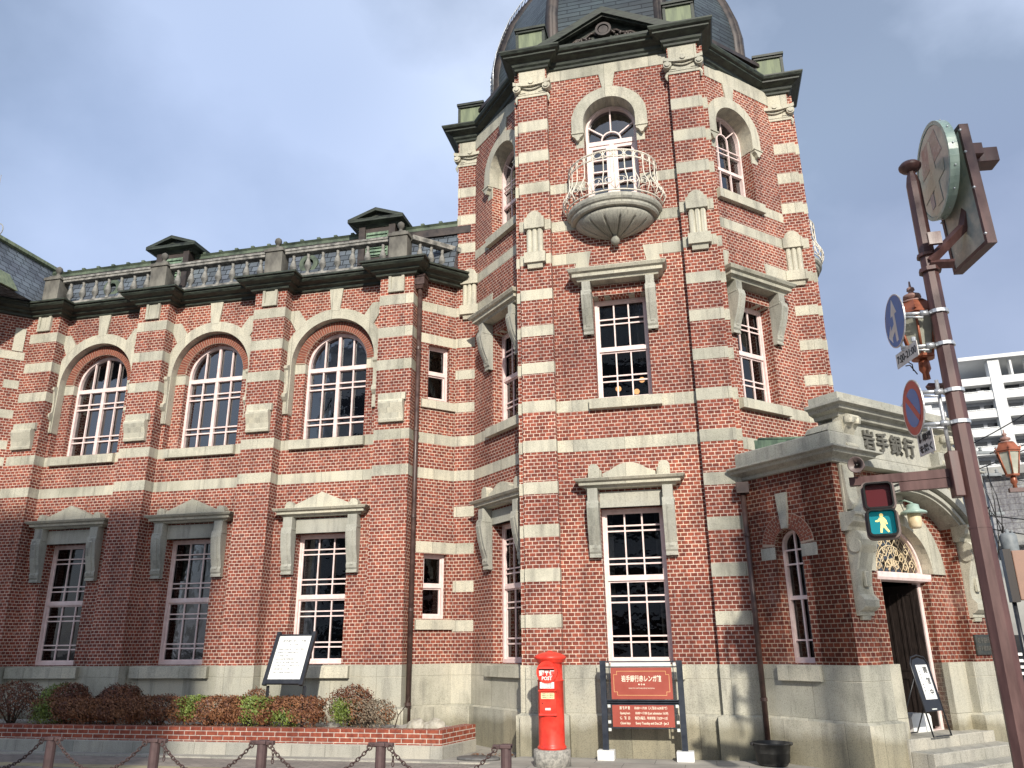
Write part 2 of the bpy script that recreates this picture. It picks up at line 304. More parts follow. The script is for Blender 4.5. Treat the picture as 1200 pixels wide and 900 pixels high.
# ------------------------------------------------------------------ geometry helpers
class Fr:
    """a vertical reference plane: origin, direction along it; w points outwards"""
    def __init__(s, ox, oy, tx=1., ty=0.):
        l = math.hypot(tx, ty); s.o = (ox, oy); s.t = (tx / l, ty / l); s.n = (ty / l, -tx / l)
    def P(s, u, w, z): return (s.o[0] + s.t[0] * u + s.n[0] * w, s.o[1] + s.t[1] * u + s.n[1] * w, z)
    def sub(s, u, w=0): p = s.P(u, w, 0); return Fr(p[0], p[1], *s.t)
F0 = Fr(0, 0)
def pip(p, poly):
    x, y = p; c = False; n = len(poly)
    for i in range(n):
        x1, y1 = poly[i]; x2, y2 = poly[i - 1]
        if (y1 > y) != (y2 > y) and x < (x2 - x1) * (y - y1) / (y2 - y1) + x1: c = not c
    return c
class MB:
    def __init__(s): s.v = []; s.f = []; s.m = []; s.cur = 0; s.smooth = set()
    def add(s, vs, fs, smooth=False):
        b = len(s.v); s.v += [tuple(v) for v in vs]
        for f in fs:
            if smooth: s.smooth.add(len(s.f))
            s.f.append(tuple(b + i for i in f)); s.m.append(s.cur)
    def box(s, fr, u0, u1, w0, w1, z0, z1):
        P = fr.P
        vs = [P(u0, w1, z0), P(u1, w1, z0), P(u1, w0, z0), P(u0, w0, z0), P(u0, w1, z1), P(u1, w1, z1), P(u1, w0, z1), P(u0, w0, z1)]
        s.add(vs, [(0, 1, 5, 4), (1, 2, 6, 5), (2, 3, 7, 6), (3, 0, 4, 7), (4, 5, 6, 7), (3, 2, 1, 0)])
        return s
    def xyz(s, x0, x1, y0, y1, z0, z1): return s.box(F0, x0, x1, -y1, -y0, z0, z1)
    def ext(s, fr, outline, holes, w0, w1, back=True):
        """outline and holes in (u, z), pushed from w0 to w1"""
        loops = [outline] + list(holes)
        vs = []; es = []
        for lp in loops:
            b = len(vs); vs += [Vector(p) for p in lp]; es += [(b + i, b + (i + 1) % len(lp)) for i in range(len(lp))]
        r = delaunay_2d_cdt(vs, es, [], 0, 1e-6)
        V, Fc = r[0], r[2]; n = len(V)
        tri = []
        for f in Fc:
            c = (sum(V[i][0] for i in f) / len(f), sum(V[i][1] for i in f) / len(f))
            if not pip(c, outline): continue
            if any(pip(c, h) for h in holes): continue
            a = sum((V[f[i - 1]][0] * V[f[i]][1] - V[f[i]][0] * V[f[i - 1]][1]) for i in range(len(f)))
            tri.append(f if a > 0 else f[::-1])
        pts = [fr.P(p[0], w1, p[1]) for p in V] + [fr.P(p[0], w0, p[1]) for p in V]
        s.add(pts, [tuple(f) for f in tri] + ([tuple(i + n for i in f[::-1]) for f in tri] if back else []))
        for k, lp in enumerate(loops):
            a = sum((lp[i - 1][0] * lp[i][1] - lp[i][0] * lp[i - 1][1]) for i in range(len(lp)))
            l2 = lp if (a > 0) == (k == 0) else lp[::-1]
            m = len(l2)
            q = [fr.P(p[0], w1, p[1]) for p in l2] + [fr.P(p[0], w0, p[1]) for p in l2]
            s.add(q, [(i + m, (i + 1) % m + m, (i + 1) % m, i) for i in range(m)])
        return s
    def side(s, fr, prof, u0, u1):
        """profile in (w, z) pushed along the wall from u0 to u1"""
        a = sum((prof[i - 1][0] * prof[i][1] - prof[i][0] * prof[i - 1][1]) for i in range(len(prof)))
        if a < 0: prof = prof[::-1]
        n = len(prof)
        vs = [fr.P(u0, p[0], p[1]) for p in prof] + [fr.P(u1, p[0], p[1]) for p in prof]
        fs = [(i, (i + 1) % n, (i + 1) % n + n, i + n) for i in range(n)]
        s.add(vs, [tuple(f[::-1]) for f in fs])
        # caps by triangulation
        r = delaunay_2d_cdt([Vector(p) for p in prof], [(i, (i + 1) % n) for i in range(n)], [], 1, 1e-6)
        for f in r[2]:
            pts = [(r[0][i][0], r[0][i][1]) for i in f]
            ar = sum((pts[i - 1][0] * pts[i][1] - pts[i][0] * pts[i - 1][1]) for i in range(len(pts)))
            if ar < 0: pts = pts[::-1]
            s.add([fr.P(u0, p[0], p[1]) for p in pts][::-1], [tuple(range(len(pts)))][:1]) if False else s.add([fr.P(u0, p[0], p[1]) for p in pts], [tuple(range(len(pts)))[::1]])
            s.add([fr.P(u1, p[0], p[1]) for p in pts], [tuple(range(len(pts)))[::-1]])
        return s
    def sweep(s, path, prof, closed=False):
        """profile (w out, z) along plan path [(x, y)]; outwards is to the right of travel"""
        n = len(path); rings = []
        for i in range(n):
            p = Vector(path[i])
            a = Vector(path[i - 1]) if (i > 0 or closed) else None
            b = Vector(path[(i + 1) % n]) if (i < n - 1 or closed) else None
            d1 = (p - a).normalized() if a is not None else None
            d2 = (b - p).normalized() if b is not None else None
            if d1 is None: d1 = d2
            if d2 is None: d2 = d1
            n1 = Vector((d1.y, -d1.x)); n2 = Vector((d2.y, -d2.x))
            m = (n1 + n2)
            m = m / max(.25, m.dot(n1)) if m.length > 1e-4 else n1
            rings.append([(p.x + m.x * w, p.y + m.y * w, z) for w, z in prof])
        k = len(prof); vs = [v for r in rings for v in r]; fs = []
        for i in range(n if closed else n - 1):
            j = (i + 1) % n
            for q in range(k - 1): fs.append((i * k + q, j * k + q, j * k + q + 1, i * k + q + 1))
        if not closed:
            fs.append(tuple(range(k))); fs.append(tuple((n - 1) * k + q for q in range(k))[::-1])
        s.add(vs, fs); return s
    def lathe(s, c, prof, seg=20, a0=0., a1=2 * PI, sx=1., sy=1., smooth=True, mod=None):
        full = abs(a1 - a0 - 2 * PI) < 1e-6; m = seg if full else seg + 1
        vs = []
        for r, z in prof:
            for i in range(m):
                a = a0 + (a1 - a0) * i / seg; rr = r * (mod(a, z) if mod else 1)
                vs.append((c[0] + math.cos(a) * rr * sx, c[1] + math.sin(a) * rr * sy, c[2] + z))
        fs = []
        for j in range(len(prof) - 1):
            for i in range(seg):
                k = (i + 1) % m
                fs.append((j * m + i, j * m + k, (j + 1) * m + k, (j + 1) * m + i))
        if full:
            if prof[0][0] > 1e-5: fs.append(tuple(range(m))[::-1])
            if prof[-1][0] > 1e-5: fs.append(tuple((len(prof) - 1) * m + i for i in range(m)))
        s.add(vs, fs, smooth); return s
    def tube(s, pts, r, seg=8, closed=False, smooth=True, cap=True):
        pts = [Vector(p) for p in pts]; n = len(pts); rs = r if isinstance(r, (list, tuple)) else [r] * n
        up = Vector((0, 0, 1)); vs = []; prev = None
        for i in range(n):
            a = pts[i - 1] if (i > 0 or closed) else pts[i]; b = pts[(i + 1) % n] if (i < n - 1 or closed) else pts[i]
            d = (b - a).normalized()
            if prev is None:
                x = d.cross(up); x = x.normalized() if x.length > .05 else d.cross(Vector((1, 0, 0))).normalized()
            else:
                x = (prev - d * prev.dot(d)).normalized()
            prev = x; y = x.cross(d)
            for k in range(seg):
                t = 2 * PI * k / seg; vs.append(pts[i] + (x * math.cos(t) + y * math.sin(t)) * rs[i])
        fs = []
        for i in range(n if closed else n - 1):
            j = (i + 1) % n
            for k in range(seg):
                q = (k + 1) % seg; fs.append((i * seg + k, j * seg + k, j * seg + q, i * seg + q))
        if not closed and cap: fs.append(tuple(range(seg))); fs.append(tuple((n - 1) * seg + k for k in range(seg))[::-1])
        s.add(vs, fs, smooth); return s
    def prism(s, c, r, n, z0, z1, rot=0, r1=None):
        r1 = r if r1 is None else r1
        vs = [(c[0] + r * math.cos(rot + 2 * PI * i / n), c[1] + r * math.sin(rot + 2 * PI * i / n), z0) for i in range(n)]
        vs += [(c[0] + r1 * math.cos(rot + 2 * PI * i / n), c[1] + r1 * math.sin(rot + 2 * PI * i / n), z1) for i in range(n)]
        s.add(vs, [(i, (i + 1) % n, (i + 1) % n + n, i + n) for i in range(n)] + [tuple(range(n))[::-1], tuple(n + i for i in range(n))])
        return s

WLOC = {}
def build(name, mb, mats, parent=None, bevel=0, label=None, kind=None, xf=None):
    vs = mb.v
    if xf: vs = [tuple(xf @ Vector(v)) for v in vs]
    xs = [v[0] for v in vs]; ys = [v[1] for v in vs]; zs = [v[2] for v in vs]
    c = Vector(((min(xs) + max(xs)) / 2, (min(ys) + max(ys)) / 2, min(zs)))
    me = bpy.data.meshes.new(name); me.from_pydata([Vector(v) - c for v in vs], [], mb.f)
    mats = mats if isinstance(mats, (list, tuple)) else [mats]
    for m in mats: me.materials.append(MAT[m])
    for i, p in enumerate(me.polygons):
        p.material_index = min(mb.m[i], len(mats) - 1)
        if i in mb.smooth: p.use_smooth = True
    me.update()
    bm = bmesh.new(); bm.from_mesh(me); bmesh.ops.recalc_face_normals(bm, faces=bm.faces); bm.to_mesh(me); bm.free()
    o = bpy.data.objects.new(name, me); COL.objects.link(o)
    if parent is not None: o.parent = parent; o.location = c - WLOC[parent.name]
    else: o.location = c
    WLOC[o.name] = c
    if bevel:
        b = o.modifiers.new('bevel', 'BEVEL'); b.width = bevel; b.segments = 2; b.limit_method = 'ANGLE'; b.angle_limit = math.radians(40)
    if label: o['label'] = label
    if kind: o['kind'] = kind
    return o
def thing(name, label, cat, loc, group=None):
    o = bpy.data.objects.new(name, None); o.empty_display_size = .2; COL.objects.link(o)
    o.location = loc; WLOC[o.name] = Vector(loc)
    return tag(o, label, cat, group)
def tag(o, label, cat, group=None):
    o['label'] = label; o['category'] = cat
    if group: o['group'] = group
    return o
def copy_tree(o, loc=None, parent=None):
    c = o.copy(); COL.objects.link(c); c.parent = parent
    if loc is not None: c.location = loc
    WLOC[c.name] = Vector(c.location)
    for ch in list(o.children): copy_tree(ch, None, c)
    return c
def arc(cu, cz, r, a0, a1, n):
    return [(cu + r * math.cos(math.radians(a0 + (a1 - a0) * i / n)), cz + r * math.sin(math.radians(a0 + (a1 - a0) * i / n))) for i in range(n + 1)]
def rect(u0, u1, z0, z1): return [(u0, z0), (u1, z0), (u1, z1), (u0, z1)]
def arched(u0, u1, z0, zs, r=None, n=18):
    """opening with a round head: jambs to zs, then the arc"""
    cu = (u0 + u1) / 2; r = r or (u1 - u0) / 2
    return [(u0, z0), (u1, z0)] + arc(cu, zs, r, 0, 180, n)
_glyph = {}
def text(name, body, fr, uc, w, zc, size, mat, parent, width=None, depth=.003, vert=False, align='CENTER', squeeze=1., xf=None, bold=0.):
    """real lettering laid on the plane fr at distance w"""
    cu = bpy.data.curves.new('tmp', 'FONT'); cu.body = body; cu.size = size; cu.align_x = align; cu.align_y = 'CENTER'
    cu.extrude = depth; cu.resolution_u = 2; cu.offset = bold
    o = bpy.data.objects.new('tmp', cu); COL.objects.link(o)
    bpy.context.view_layer.update()
    me = o.to_mesh()
    mb = MB(); xs = [v.co.x for v in me.vertices]
    if not xs: o.to_mesh_clear(); bpy.data.objects.remove(o); return None
    k = squeeze
    if width: k = width / max(1e-6, (max(xs) - min(xs)))
    mb.add([fr.P(uc + v.co.x * k, w + v.co.z + depth, zc + v.co.y) for v in me.vertices], [tuple(p.vertices) for p in me.polygons])
    o.to_mesh_clear(); bpy.data.objects.remove(o)
    return build(name, mb, mat, parent, xf=xf)

# ------------------------------------------------------------------ ground
def ground():
    m = MB(); m.xyz(-600, 600, -300, 900, -.5, -.12); build('road', m, 'asphalt', kind='structure')
    m = MB(); m.xyz(-60, 40, 7.9, 13.05, -.3, -.004); build('sidewalk', m, 'paving', kind='structure')
    m = MB(); m.xyz(-60, 40, 13.1, 60, -.3, 0.); build('terrace_ground', m, 'flagstone', kind='structure')
    m = MB(); m.xyz(-60, 40, -1.2, 7.74, -.3, -.008); build('pavement', m, 'paving', kind='structure')
    m = MB(); m.xyz(-60, 40, 13.052, 13.098, -.3, .02); m.xyz(-60, 40, 7.742, 7.898, -.3, .03)
    build('kerb', m, 'kerb_stone', kind='structure')
    m = MB(); m.xyz(-60, -3.2, 11.75, 12.05, -.2, .004); build('path', m, 'tactile', kind='structure')
    # raised apron in front of the tower
    m = MB(); m.ext(Fr(0, 0), [(0, 0), (1, 0), (1, 1), (0, 1)], [], 0, .01) if False else None
    pts = [(-3.05, 13.6), (-3.55, 12.2), (-3.55, 11.2), (2.6, 11.2), (2.6, 13.6)]
    n = len(pts); vs = [(x, y, .0) for x, y in pts] + [(x, y, .055) for x, y in pts]
    m = MB(); m.add(vs, [(i, (i + 1) % n, (i + 1) % n + n, i + n) for i in range(n)] + [tuple(n + i for i in range(n)), tuple(range(n))[::-1]])
    build('tower_apron', m, 'flagstone', kind='structure')
ground()

# ------------------------------------------------------------------ the bank building
B = thing('bank_building', 'red brick bank with granite bands, octagonal corner tower and carved stone porch', 'building', (-4, 15, 0))
CX = -1.09
WG = Fr(0, 15.15)                       # wing wall plane
TF = Fr(CX, 13.85)                      # tower front face, u from its middle
TL = Fr(CX - 1.45 - 1.025, 13.85 + 1.025, 1, -1)
TR = Fr(CX + 1.45 + 1.025, 13.85 + 1.025, 1, 1)
TS = Fr(CX + 3.5, 17.35, 0, 1)          # tower side facing +x
DW = Fr(-5.62, 15.15, 1, 1)             # short diagonal wall with the rain pipe
LV = [2.026, 2.785, 3.545, 4.30, 5.06, 5.815, 6.565, 7.315, 8.065, 8.82]
HT = [9.565, 10.42, 11.16, 11.90]
BAYS = [-7.57, -10.62, -13.68]
PIERS = [-6.0, -9.06, -12.10, -15.12]

def bars(mb, fr, us, zs, u0, u1, z0, z1, t, w0, w1, tz=None):
    for u in us: mb.box(fr, u - t / 2, u + t / 2, w0, w1, z0, z1)
    for z in zs: mb.box(fr, u0, u1, w0, w1 - .004, z - (tz or t) / 2, z + (tz or t) / 2)
def cuts(z0, z1, parts):
    """inner boundaries of parts stacked downwards from z1"""
    tot = sum(parts); out = []; z = z1
    for p in parts[:-1]: z -= (z1 - z0) * p / tot; out.append(z)
    return out
random.seed(77)
def room(o, fr, u0, u1, z0, z1, w, curtains=True):
    """shallow dark room behind the glass, some with curtains drawn aside"""
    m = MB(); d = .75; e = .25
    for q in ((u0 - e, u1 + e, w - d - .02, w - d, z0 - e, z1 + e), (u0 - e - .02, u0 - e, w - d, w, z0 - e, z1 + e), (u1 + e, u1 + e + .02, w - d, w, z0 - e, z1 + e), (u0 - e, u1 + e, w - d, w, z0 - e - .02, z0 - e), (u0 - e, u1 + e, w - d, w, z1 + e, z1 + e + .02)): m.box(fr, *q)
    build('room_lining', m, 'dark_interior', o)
    if not curtains: return
    for s in (-1, 1):
        if random.random() < .35: continue
        wd = (u1 - u0) * random.uniform(.12, .26); a = u0 if s < 0 else u1 - wd; n = 26; ph = random.random() * 6
        m = MB(); zb = z0 - .1 if random.random() < .7 else z0 + (z1 - z0) * .4
        top = [fr.P(a + wd * i / n, w - .14 + .018 * math.sin(i * 1.3 + ph), z1) for i in range(n + 1)]
        bot = [fr.P(a + wd * (i / n if s < 0 else i / n) * (1 - .12 * (s < 0)) + (.12 * wd * (1 - i / n) if s > 0 else 0), w - .14 + .03 * math.sin(i * 1.3 + ph), zb) for i in range(n + 1)]
        m.add(top + bot, [(i, i + 1, i + 2 + n, i + 1 + n) for i in range(n)], True); build('curtain', m, 'curtain_cloth', o)
def sash_window(fr, uc, z0, z1, hw, w, ncol=3, pu=(.27, .12, .62, .12, .25), pl=(.25, .12, .62, .11, .27), glass='glass', mid=.5, sash_mat='frame_paint'):
    m = MB(); u0, u1 = uc - hw, uc + hw; t = .052
    m.ext(fr, rect(u0, u1, z0, z1), [rect(u0 + t, u1 - t, z0 + t + .015, z1 - t)], w - .09, w)
    zm = z0 + (z1 - z0) * mid
    m.box(fr, u0 + t, u1 - t, w - .055, w - .012, zm - .032, zm + .03)
    # upper sash stands proud of the lower
    a0, a1 = u0 + t, u1 - t
    for (b0, b1, pp, wo) in ((zm + .03, z1 - t, pu, -.022), (z0 + t + .015, zm - .032, pl, -.045)):
        s = .03
        m.ext(fr, rect(a0, a1, b0, b1), [rect(a0 + s, a1 - s, b0 + s, b1 - s)], w + wo - .03, w + wo)
        us = [a0 + s + (a1 - a0 - 2 * s) * (i + 1) / ncol for i in range(ncol - 1)]
        bars(m, fr, us, cuts(b0 + s, b1 - s, pp), a0 + s, a1 - s, b0 + s, b1 - s, .026, w + wo - .03, w + wo - .004)
    o = build('window', m, sash_mat, B)
    g = MB(); g.box(fr, u0 + .02, u1 - .02, w - .085, w - .078, z0 + .02, z1 - .02); build('pane', g, glass, o)
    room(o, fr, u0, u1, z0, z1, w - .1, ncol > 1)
    return o
def arched_casement(fr, uc, z0, zs, hw, w, transom=None, glass='sky_glass'):
    m = MB(); t = .06
    m.ext(fr, arched(uc - hw, uc + hw, z0, zs, n=24), [rect(uc - hw + t, uc + hw - t, z0 + t, transom - .05), arched(uc - hw + t, uc + hw - t, transom + .045, zs, n=24)], w - .09, w)
    m.box(fr, uc - .04, uc + .04, w - .07, w - .006, z0 + t, transom - .05)
    for s in (-1, 1):
        a0, a1 = sorted((uc + s * .04, uc + s * (hw - t)))
        bars(m, fr, [(a0 + a1) / 2], cuts(z0 + t, transom - .05, (.26, .11, .62, .11, .3)), a0, a1, z0 + t, transom - .05, .03, w - .06, w - .014)
    R = hw - t
    for u in (uc - R * .5, uc + R * .5):
        m.box(fr, u - .015, u + .015, w - .06, w - .014, transom + .045, zs + math.sqrt(R * R - (u - uc) ** 2) + .01)
    m.box(fr, uc - .03, uc + .03, w - .065, w - .008, transom + .045, zs + R + .005)
    o = build('window', m, 'frame_paint', B)
    g = MB(); g.ext(fr, arched(uc - hw + .02, uc + hw - .02, z0 + .02, zs, n=24), [], w - .085, w - .078); build('pane', g, glass, o)
    room(o, fr, uc - hw, uc + hw, z0, zs + hw, w - .1, True)
    return o
def fan_bars(m, fr, uc, zc, R, w, zb):
    r0 = R * .42
    ring = arc(uc, zb, r0 + .014, 0, 180, 14) + arc(uc, zb, r0 - .014, 180, 0, 14)
    m.ext(fr, ring, [], w - .05, w - .012)
    for a in (38, 90, 142):
        c, s = math.cos(math.radians(a)), math.sin(math.radians(a))
        # from hub ring to the outer arc
        L_ = R + .2
        p0 = (uc + c * r0, zb + s * r0)
        t0 = r0
        for k in range(60):
            q = (uc + c * t0, zb + s * t0)
            if math.hypot(q[0] - uc, q[1] - zc) > R + .01 and q[1] > zc - .3: break
            t0 += .01
        p1 = (uc + c * t0, zb + s * t0)
        m.ext(fr, [(p0[0] - s * .014, p0[1] + c * .014), (p0[0] + s * .014, p0[1] - c * .014), (p1[0] + s * .014, p1[1] - c * .014), (p1[0] - s * .014, p1[1] + c * .014)], [], w - .048, w - .016)
def stone_sill(fr, u0, u1, z0, z1, w0, w1, parent=B):
    m = MB(); m.side(fr, [(w0, z0), (w1, z0), (w1, z1 - .03), (w0, z1)], u0, u1)
    return build('sill', m, 'granite', parent, bevel=.008)
def console_prof(z0, z1, d, base=.05):
    """scroll bracket seen from the side, (w, z)"""
    h = z1 - z0
    pr = [(0, z0), (base + .05, z0), (base + .05, z0 + .05), (base + .03, z0 + .06)]
    pr += [(base + .06, z0 + .10), (base + .07, z0 + .16)]
    pts = [(.22, .30), (.30, .42), (.40, .58), (.55, .78), (.74, .95), (.86, 1.04), (.95, .98), (.985, .92), (1, .9)]
    for a, b in pts: pr.append((base + (d - base) * b, z0 + h * a) if a >= .22 else (0, 0))
    pr.append((0, z1)); return pr
def hood(fr, uc, half, zc0, zc1, proj, z_con, con_in, con_w, con_d, top='none', lintel=None, con_mat='grey_granite'):
    m = MB(); h = zc1 - zc0
    prof = [(0, zc0), (proj - .17, zc0), (proj - .15, zc0 + h * .2), (proj - .08, zc0 + h * .28), (proj - .08, zc0 + h * .56), (proj - .03, zc0 + h * .66), (proj, zc1 - h * .12), (proj, zc1 - .012), (0, zc1 + .02)]
    path = [fr.P(uc - half, -.02, 0)[:2], fr.P(uc - half, 0, 0)[:2]]
    # return the moulding at both ends
    e = proj
    path = [fr.P(uc - half + e, 0, 0)[:2], fr.P(uc - half + e, .0001, 0)[:2]]
    pl = [fr.P(uc - half + e, -.01, 0)[:2], fr.P(uc - half + e, 0, 0)[:2], fr.P(uc + half - e, 0, 0)[:2], fr.P(uc + half - e, -.01, 0)[:2]]
    m.sweep(pl, prof)
    m.box(fr, uc - half + e - .005, uc + half - e + .005, -.01, proj - .2, zc0 + .003, zc1 + .015)
    o = build('window_hood', m, 'granite', B, bevel=.006)
    for s in (-1, 1):
        c = MB(); a = uc + s * con_in; b = uc + s * (con_in + con_w); a, b = min(a, b), max(a, b)
        zt = zc0 - .002
        zr = z_con + (zt - z_con) * .80
        c.box(fr, a + .012, b - .012, -.01, con_d * .86, zr - .03, zt)
        c.side(fr, console_prof(z_con, zr + .02, con_d), a, b)
        # recessed field on the face of the scroll
        pr = console_prof(z_con, zr + .02, con_d); um = (a + b) / 2
        c.side(fr, [(w_ * 1.0 + (.012 if w_ > .08 and z_con + .1 < z_ < zr - .06 else -.02), z_) for w_, z_ in pr], um - .035, um + .035)
        c.box(fr, a - .008, b + .008, -.01, con_d * .88, zr - .035, zr + .0)
        q = build('console', c, con_mat, o, bevel=.008)
        f = MB(); f.box(fr, (a + b) / 2 - .028, (a + b) / 2 + .028, con_d * .4, con_d * .62, z_con + (zr - z_con) * .26, z_con + (zr - z_con) * .56)
        f.lathe(fr.P(a - .004, con_d * .55, zr - .11), [(0, 0), (0, 0)], 4) if False else None
    if lintel:
        l = MB(); l.box(fr, uc - con_in + .002, uc + con_in - .002, -.12, lintel[2], lintel[0], lintel[1]); build('lintel', l, con_mat, o, bevel=.006)
    if top == 'arc':
        p = MB(); zt = zc1 + .012
        ol = [(uc - .46, zt), (uc + .46, zt), (uc + .46, zt + .075)] + arc(uc, zt - .22, .47, 50, 130, 14) + [(uc - .46, zt + .075)]
        p.ext(fr, ol, [], -.02, .13)
        for s in (-1, 1):
            cu = uc + s * .61
            p.ext(fr, [(cu - .1, zt), (cu + .1, zt), (cu + .1, zt + .15)] + arc(cu, zt + .15, .1, 0, 180, 10)[1:], [], -.02, .16)
            p.box(fr, cu - s * .1 - .03, cu - s * .1 + .03, -.02, .12, zt, zt + .14)
        build('pediment', p, 'granite', o, bevel=.006)
    if top == 'gable':
        p = MB(); zt = zc1 + .012
        p.ext(fr, [(uc - .62, zt), (uc + .62, zt), (uc + .60, zt + .06), (uc, zt + .31), (uc - .60, zt + .06)], [], -.02, .15)
        p.ext(fr, [(uc - .54, zt + .0), (uc + .54, zt + .0), (uc, zt + .225)], [], .15, .165)
        for s in (-1, 1):
            cu = uc + s * .72
            p.ext(fr, [(cu - .1, zt), (cu + .1, zt), (cu + .1, zt + .045)] + arc(cu, zt + .045, .09, 0, 180, 10)[1:], [], -.02, .17)
        build('pediment', p, 'granite', o, bevel=.006)
    return o
def flat_voussoirs(fr, uc, z0, z1, half, w0, w1):
    m = MB(); n = 9
    for i in range(n):
        a0 = -1 + 2 * i / n; a1 = -1 + 2 * (i + 1) / n
        m.cur = 0 if i in (1, 3, 4, 5, 7) else 1
        sp = 1.12
        m.ext(fr, [(uc + a0 * half, z0), (uc + a1 * half, z0), (uc + a1 * half * sp, z1), (uc + a0 * half * sp, z1)], [], w0, w1)
    return build('flat_arch', m, ['voussoir_brick', 'granite'], B)

# ---- wing
def wing():
    x0, x1 = -15.5, -5.62
    h1 = []; h2 = []
    for c in BAYS:
        h1.append(arched(c - 1.0, c + 1.0, 6.03, 7.80, n=28)); h1.append(rect(c - .60, c + .60, 1.44, 4.0))
        h2.append(arched(c - .74, c + .74, 6.03, 7.80, n=28)); h2.append(rect(c - .60, c + .60, 1.44, 4.0))
    m = MB(); m.ext(WG, rect(x0, x1, 1.43, 9.65), h1, -.16, 0); m.ext(WG, rect(x0, x1, 1.4, 9.6), h2, -.5, -.163)
    wall = build('wing_wall', m, 'brick', B)
    m = MB()
    p = [(x0, 15.15), (x1, 15.15), (x1 + 1.06 * S, 15.15 + 1.06 * S)]
    m.sweep(p, [(0, 0), (.10, 0), (.10, .66), (.03, .69), (.03, 1.205), (.024, 1.21), (.024, 1.215), (.03, 1.22), (.03, 1.43), (-.3, 1.432)])
    build('granite_base', m, 'granite_block', B)
    # bands
    q = .004
    m = MB(); m.box(WG, x0, x1, -.05, q, 5.06, 5.28); build('stone_band', m, 'granite', wall)
    for c in BAYS:
        for s in (-1, 1):
            a, b = sorted((c + s * .86, c + s * 1.2)); m = MB(); m.box(WG, a, b, -.05, q, 5.815, 6.03); build('stone_band', m, 'granite', wall)
    for k, c in enumerate(BAYS):
        # arch ring of stone with jamb strips, keystone and shoulders
        m = MB(); R0, R1 = .985, 1.225; w = .035
        ol = [(c + R0, 6.62), (c + R1 - .03, 6.62), (c + R1 - .03, 7.8)] + arc(c, 7.8, R1, 3, 177, 30) + [(c - R1 + .03, 7.8), (c - R1 + .03, 6.62), (c - R0, 6.62), (c - R0, 7.8)] + arc(c, 7.8, R0, 177, 3, 30)
        m.ext(WG, ol, [], -.162, w)
        m.ext(WG, [(c - .105, 8.98), (c + .105, 8.98), (c + .17, 9.56), (c - .17, 9.56)], [], -.02, .04)
        for s in (-1, 1):
            e0 = c + s * .62; e1 = c + s * .9; e2 = c + s * 1.29
            pl = [(c + s * .70, 8.78), (c + s * .93, 8.56), (c + s * 1.09, 8.84), (e2, 8.84), (e2, 9.08), (c + s * .90, 9.08)]
            if s < 0: pl = pl[::-1]
            m.ext(WG, pl, [], -.02, .038)
        o = build('arch_surround', m, 'granite', B, bevel=.006)
        for s in (-1, 1):                      # scrolled jamb brackets
            a, b = sorted((c + s * (R0 + .02), c + s * (R1 - .04)))
            j = MB(); j.side(WG, [(.03, 6.62), (.06, 6.62), (.065, 6.9), (.10, 6.93), (.15, 6.99), (.15, 7.06), (.08, 7.12), (.07, 7.3), (.11, 7.62), (.15, 7.66), (.15, 7.72), (.03, 7.76)], a, b)
            build('jamb_bracket', j, 'granite', o, bevel=.008)
            j = MB(); a, b = sorted((c + s * .735, c + s * .99)); j.box(WG, a, b, -.3, -.158, 7.60, 7.84); build('impost', j, 'granite', o, bevel=.006)
        # brick voussoirs, each laid on edge
        m = MB(); n = 44
        for i in range(n):
            a0 = 3 + 174 * i / n; a1 = 3 + 174 * (i + .80) / n
            pl = arc(c, 7.8, .755, a0, a1, 1) + arc(c, 7.8, .962, a1, a0, 1)
            m.ext(WG, pl, [], -.2, -.135)
        m.cur = 1; m.ext(WG, arc(c, 7.8, .75, 2, 178, 28) + arc(c, 7.8, .966, 178, 2, 28), [], -.2, -.14)
        build('brick_arch', m, ['arch_brick', 'mortar'], B)
        arched_casement(WG, c, 6.03, 7.80, .742, -.30, transom=7.70)
        stone_sill(WG, c - .865, c + .865, 5.80, 6.03, -.32, .10)
        sash_window(WG, c, 1.445, 4.0, .60, -.26, glass='glass')
        stone_sill(WG, c - .98, c + .80, 1.185, 1.437, -.28, .13)
        hood(WG, c + .03, 1.05, 4.33, 4.51, .30, 3.17, .605, .23, .22, 'gable', lintel=(4.0, 4.30, .03))
    # piers
    for k, c in enumerate(PIERS):
        m = MB(); a, b = c - .39, c + .39
        m.box(WG, a, b, -.05, .30, 1.43, 9.6)
        m.box(WG, a - .13, b + .13, -.05, .09, 1.431, 6.0) if False else None
        o = build('pilaster', m, 'brick', B)
        for z in (5.06, 5.815, 7.34, 8.09, 8.845): m = MB(); m.box(WG, a - .004, b + .004, -.03, .304, z, z + (.23 if z > 7 else .215)); build('stone_band', m, 'granite', o)
        m = MB(); u0, u1 = c - .27, c + .27
        m.side(WG, [(.3, 6.80), (.37, 6.80), (.37, 6.64), (.3, 6.64)], u0 - .03, u1 + .03)
        m.side(WG, [(.3, 6.17), (.375, 6.17), (.385, 6.23), (.37, 6.24), (.385, 6.36), (.42, 6.47), (.445, 6.56), (.44, 6.60), (.42, 6.645), (.3, 6.645)], u0, u1)
        build('corbel', m, 'granite', o, bevel=.008)
        m = MB(); m.ext(WG, rect(c - .18, c + .18, 9.13, 9.66), [rect(c - .12, c + .12, 9.2, 9.60)], .29, .36); m.box(WG, c - .12, c + .12, .29, .335, 9.2, 9.6)
        build('frieze_block', m, 'granite', o, bevel=.006)
        m = MB(); m.sweep([(a, 15.12), (a, 14.85), (b, 14.85), (b, 15.12)], [(0, 0), (.10, 0), (.10, .66), (.012, .69), (.012, 1.205), (.006, 1.21), (.012, 1.22), (.012, 1.43), (-.2, 1.432)])
        build('pilaster_base', m, 'granite_block', o)
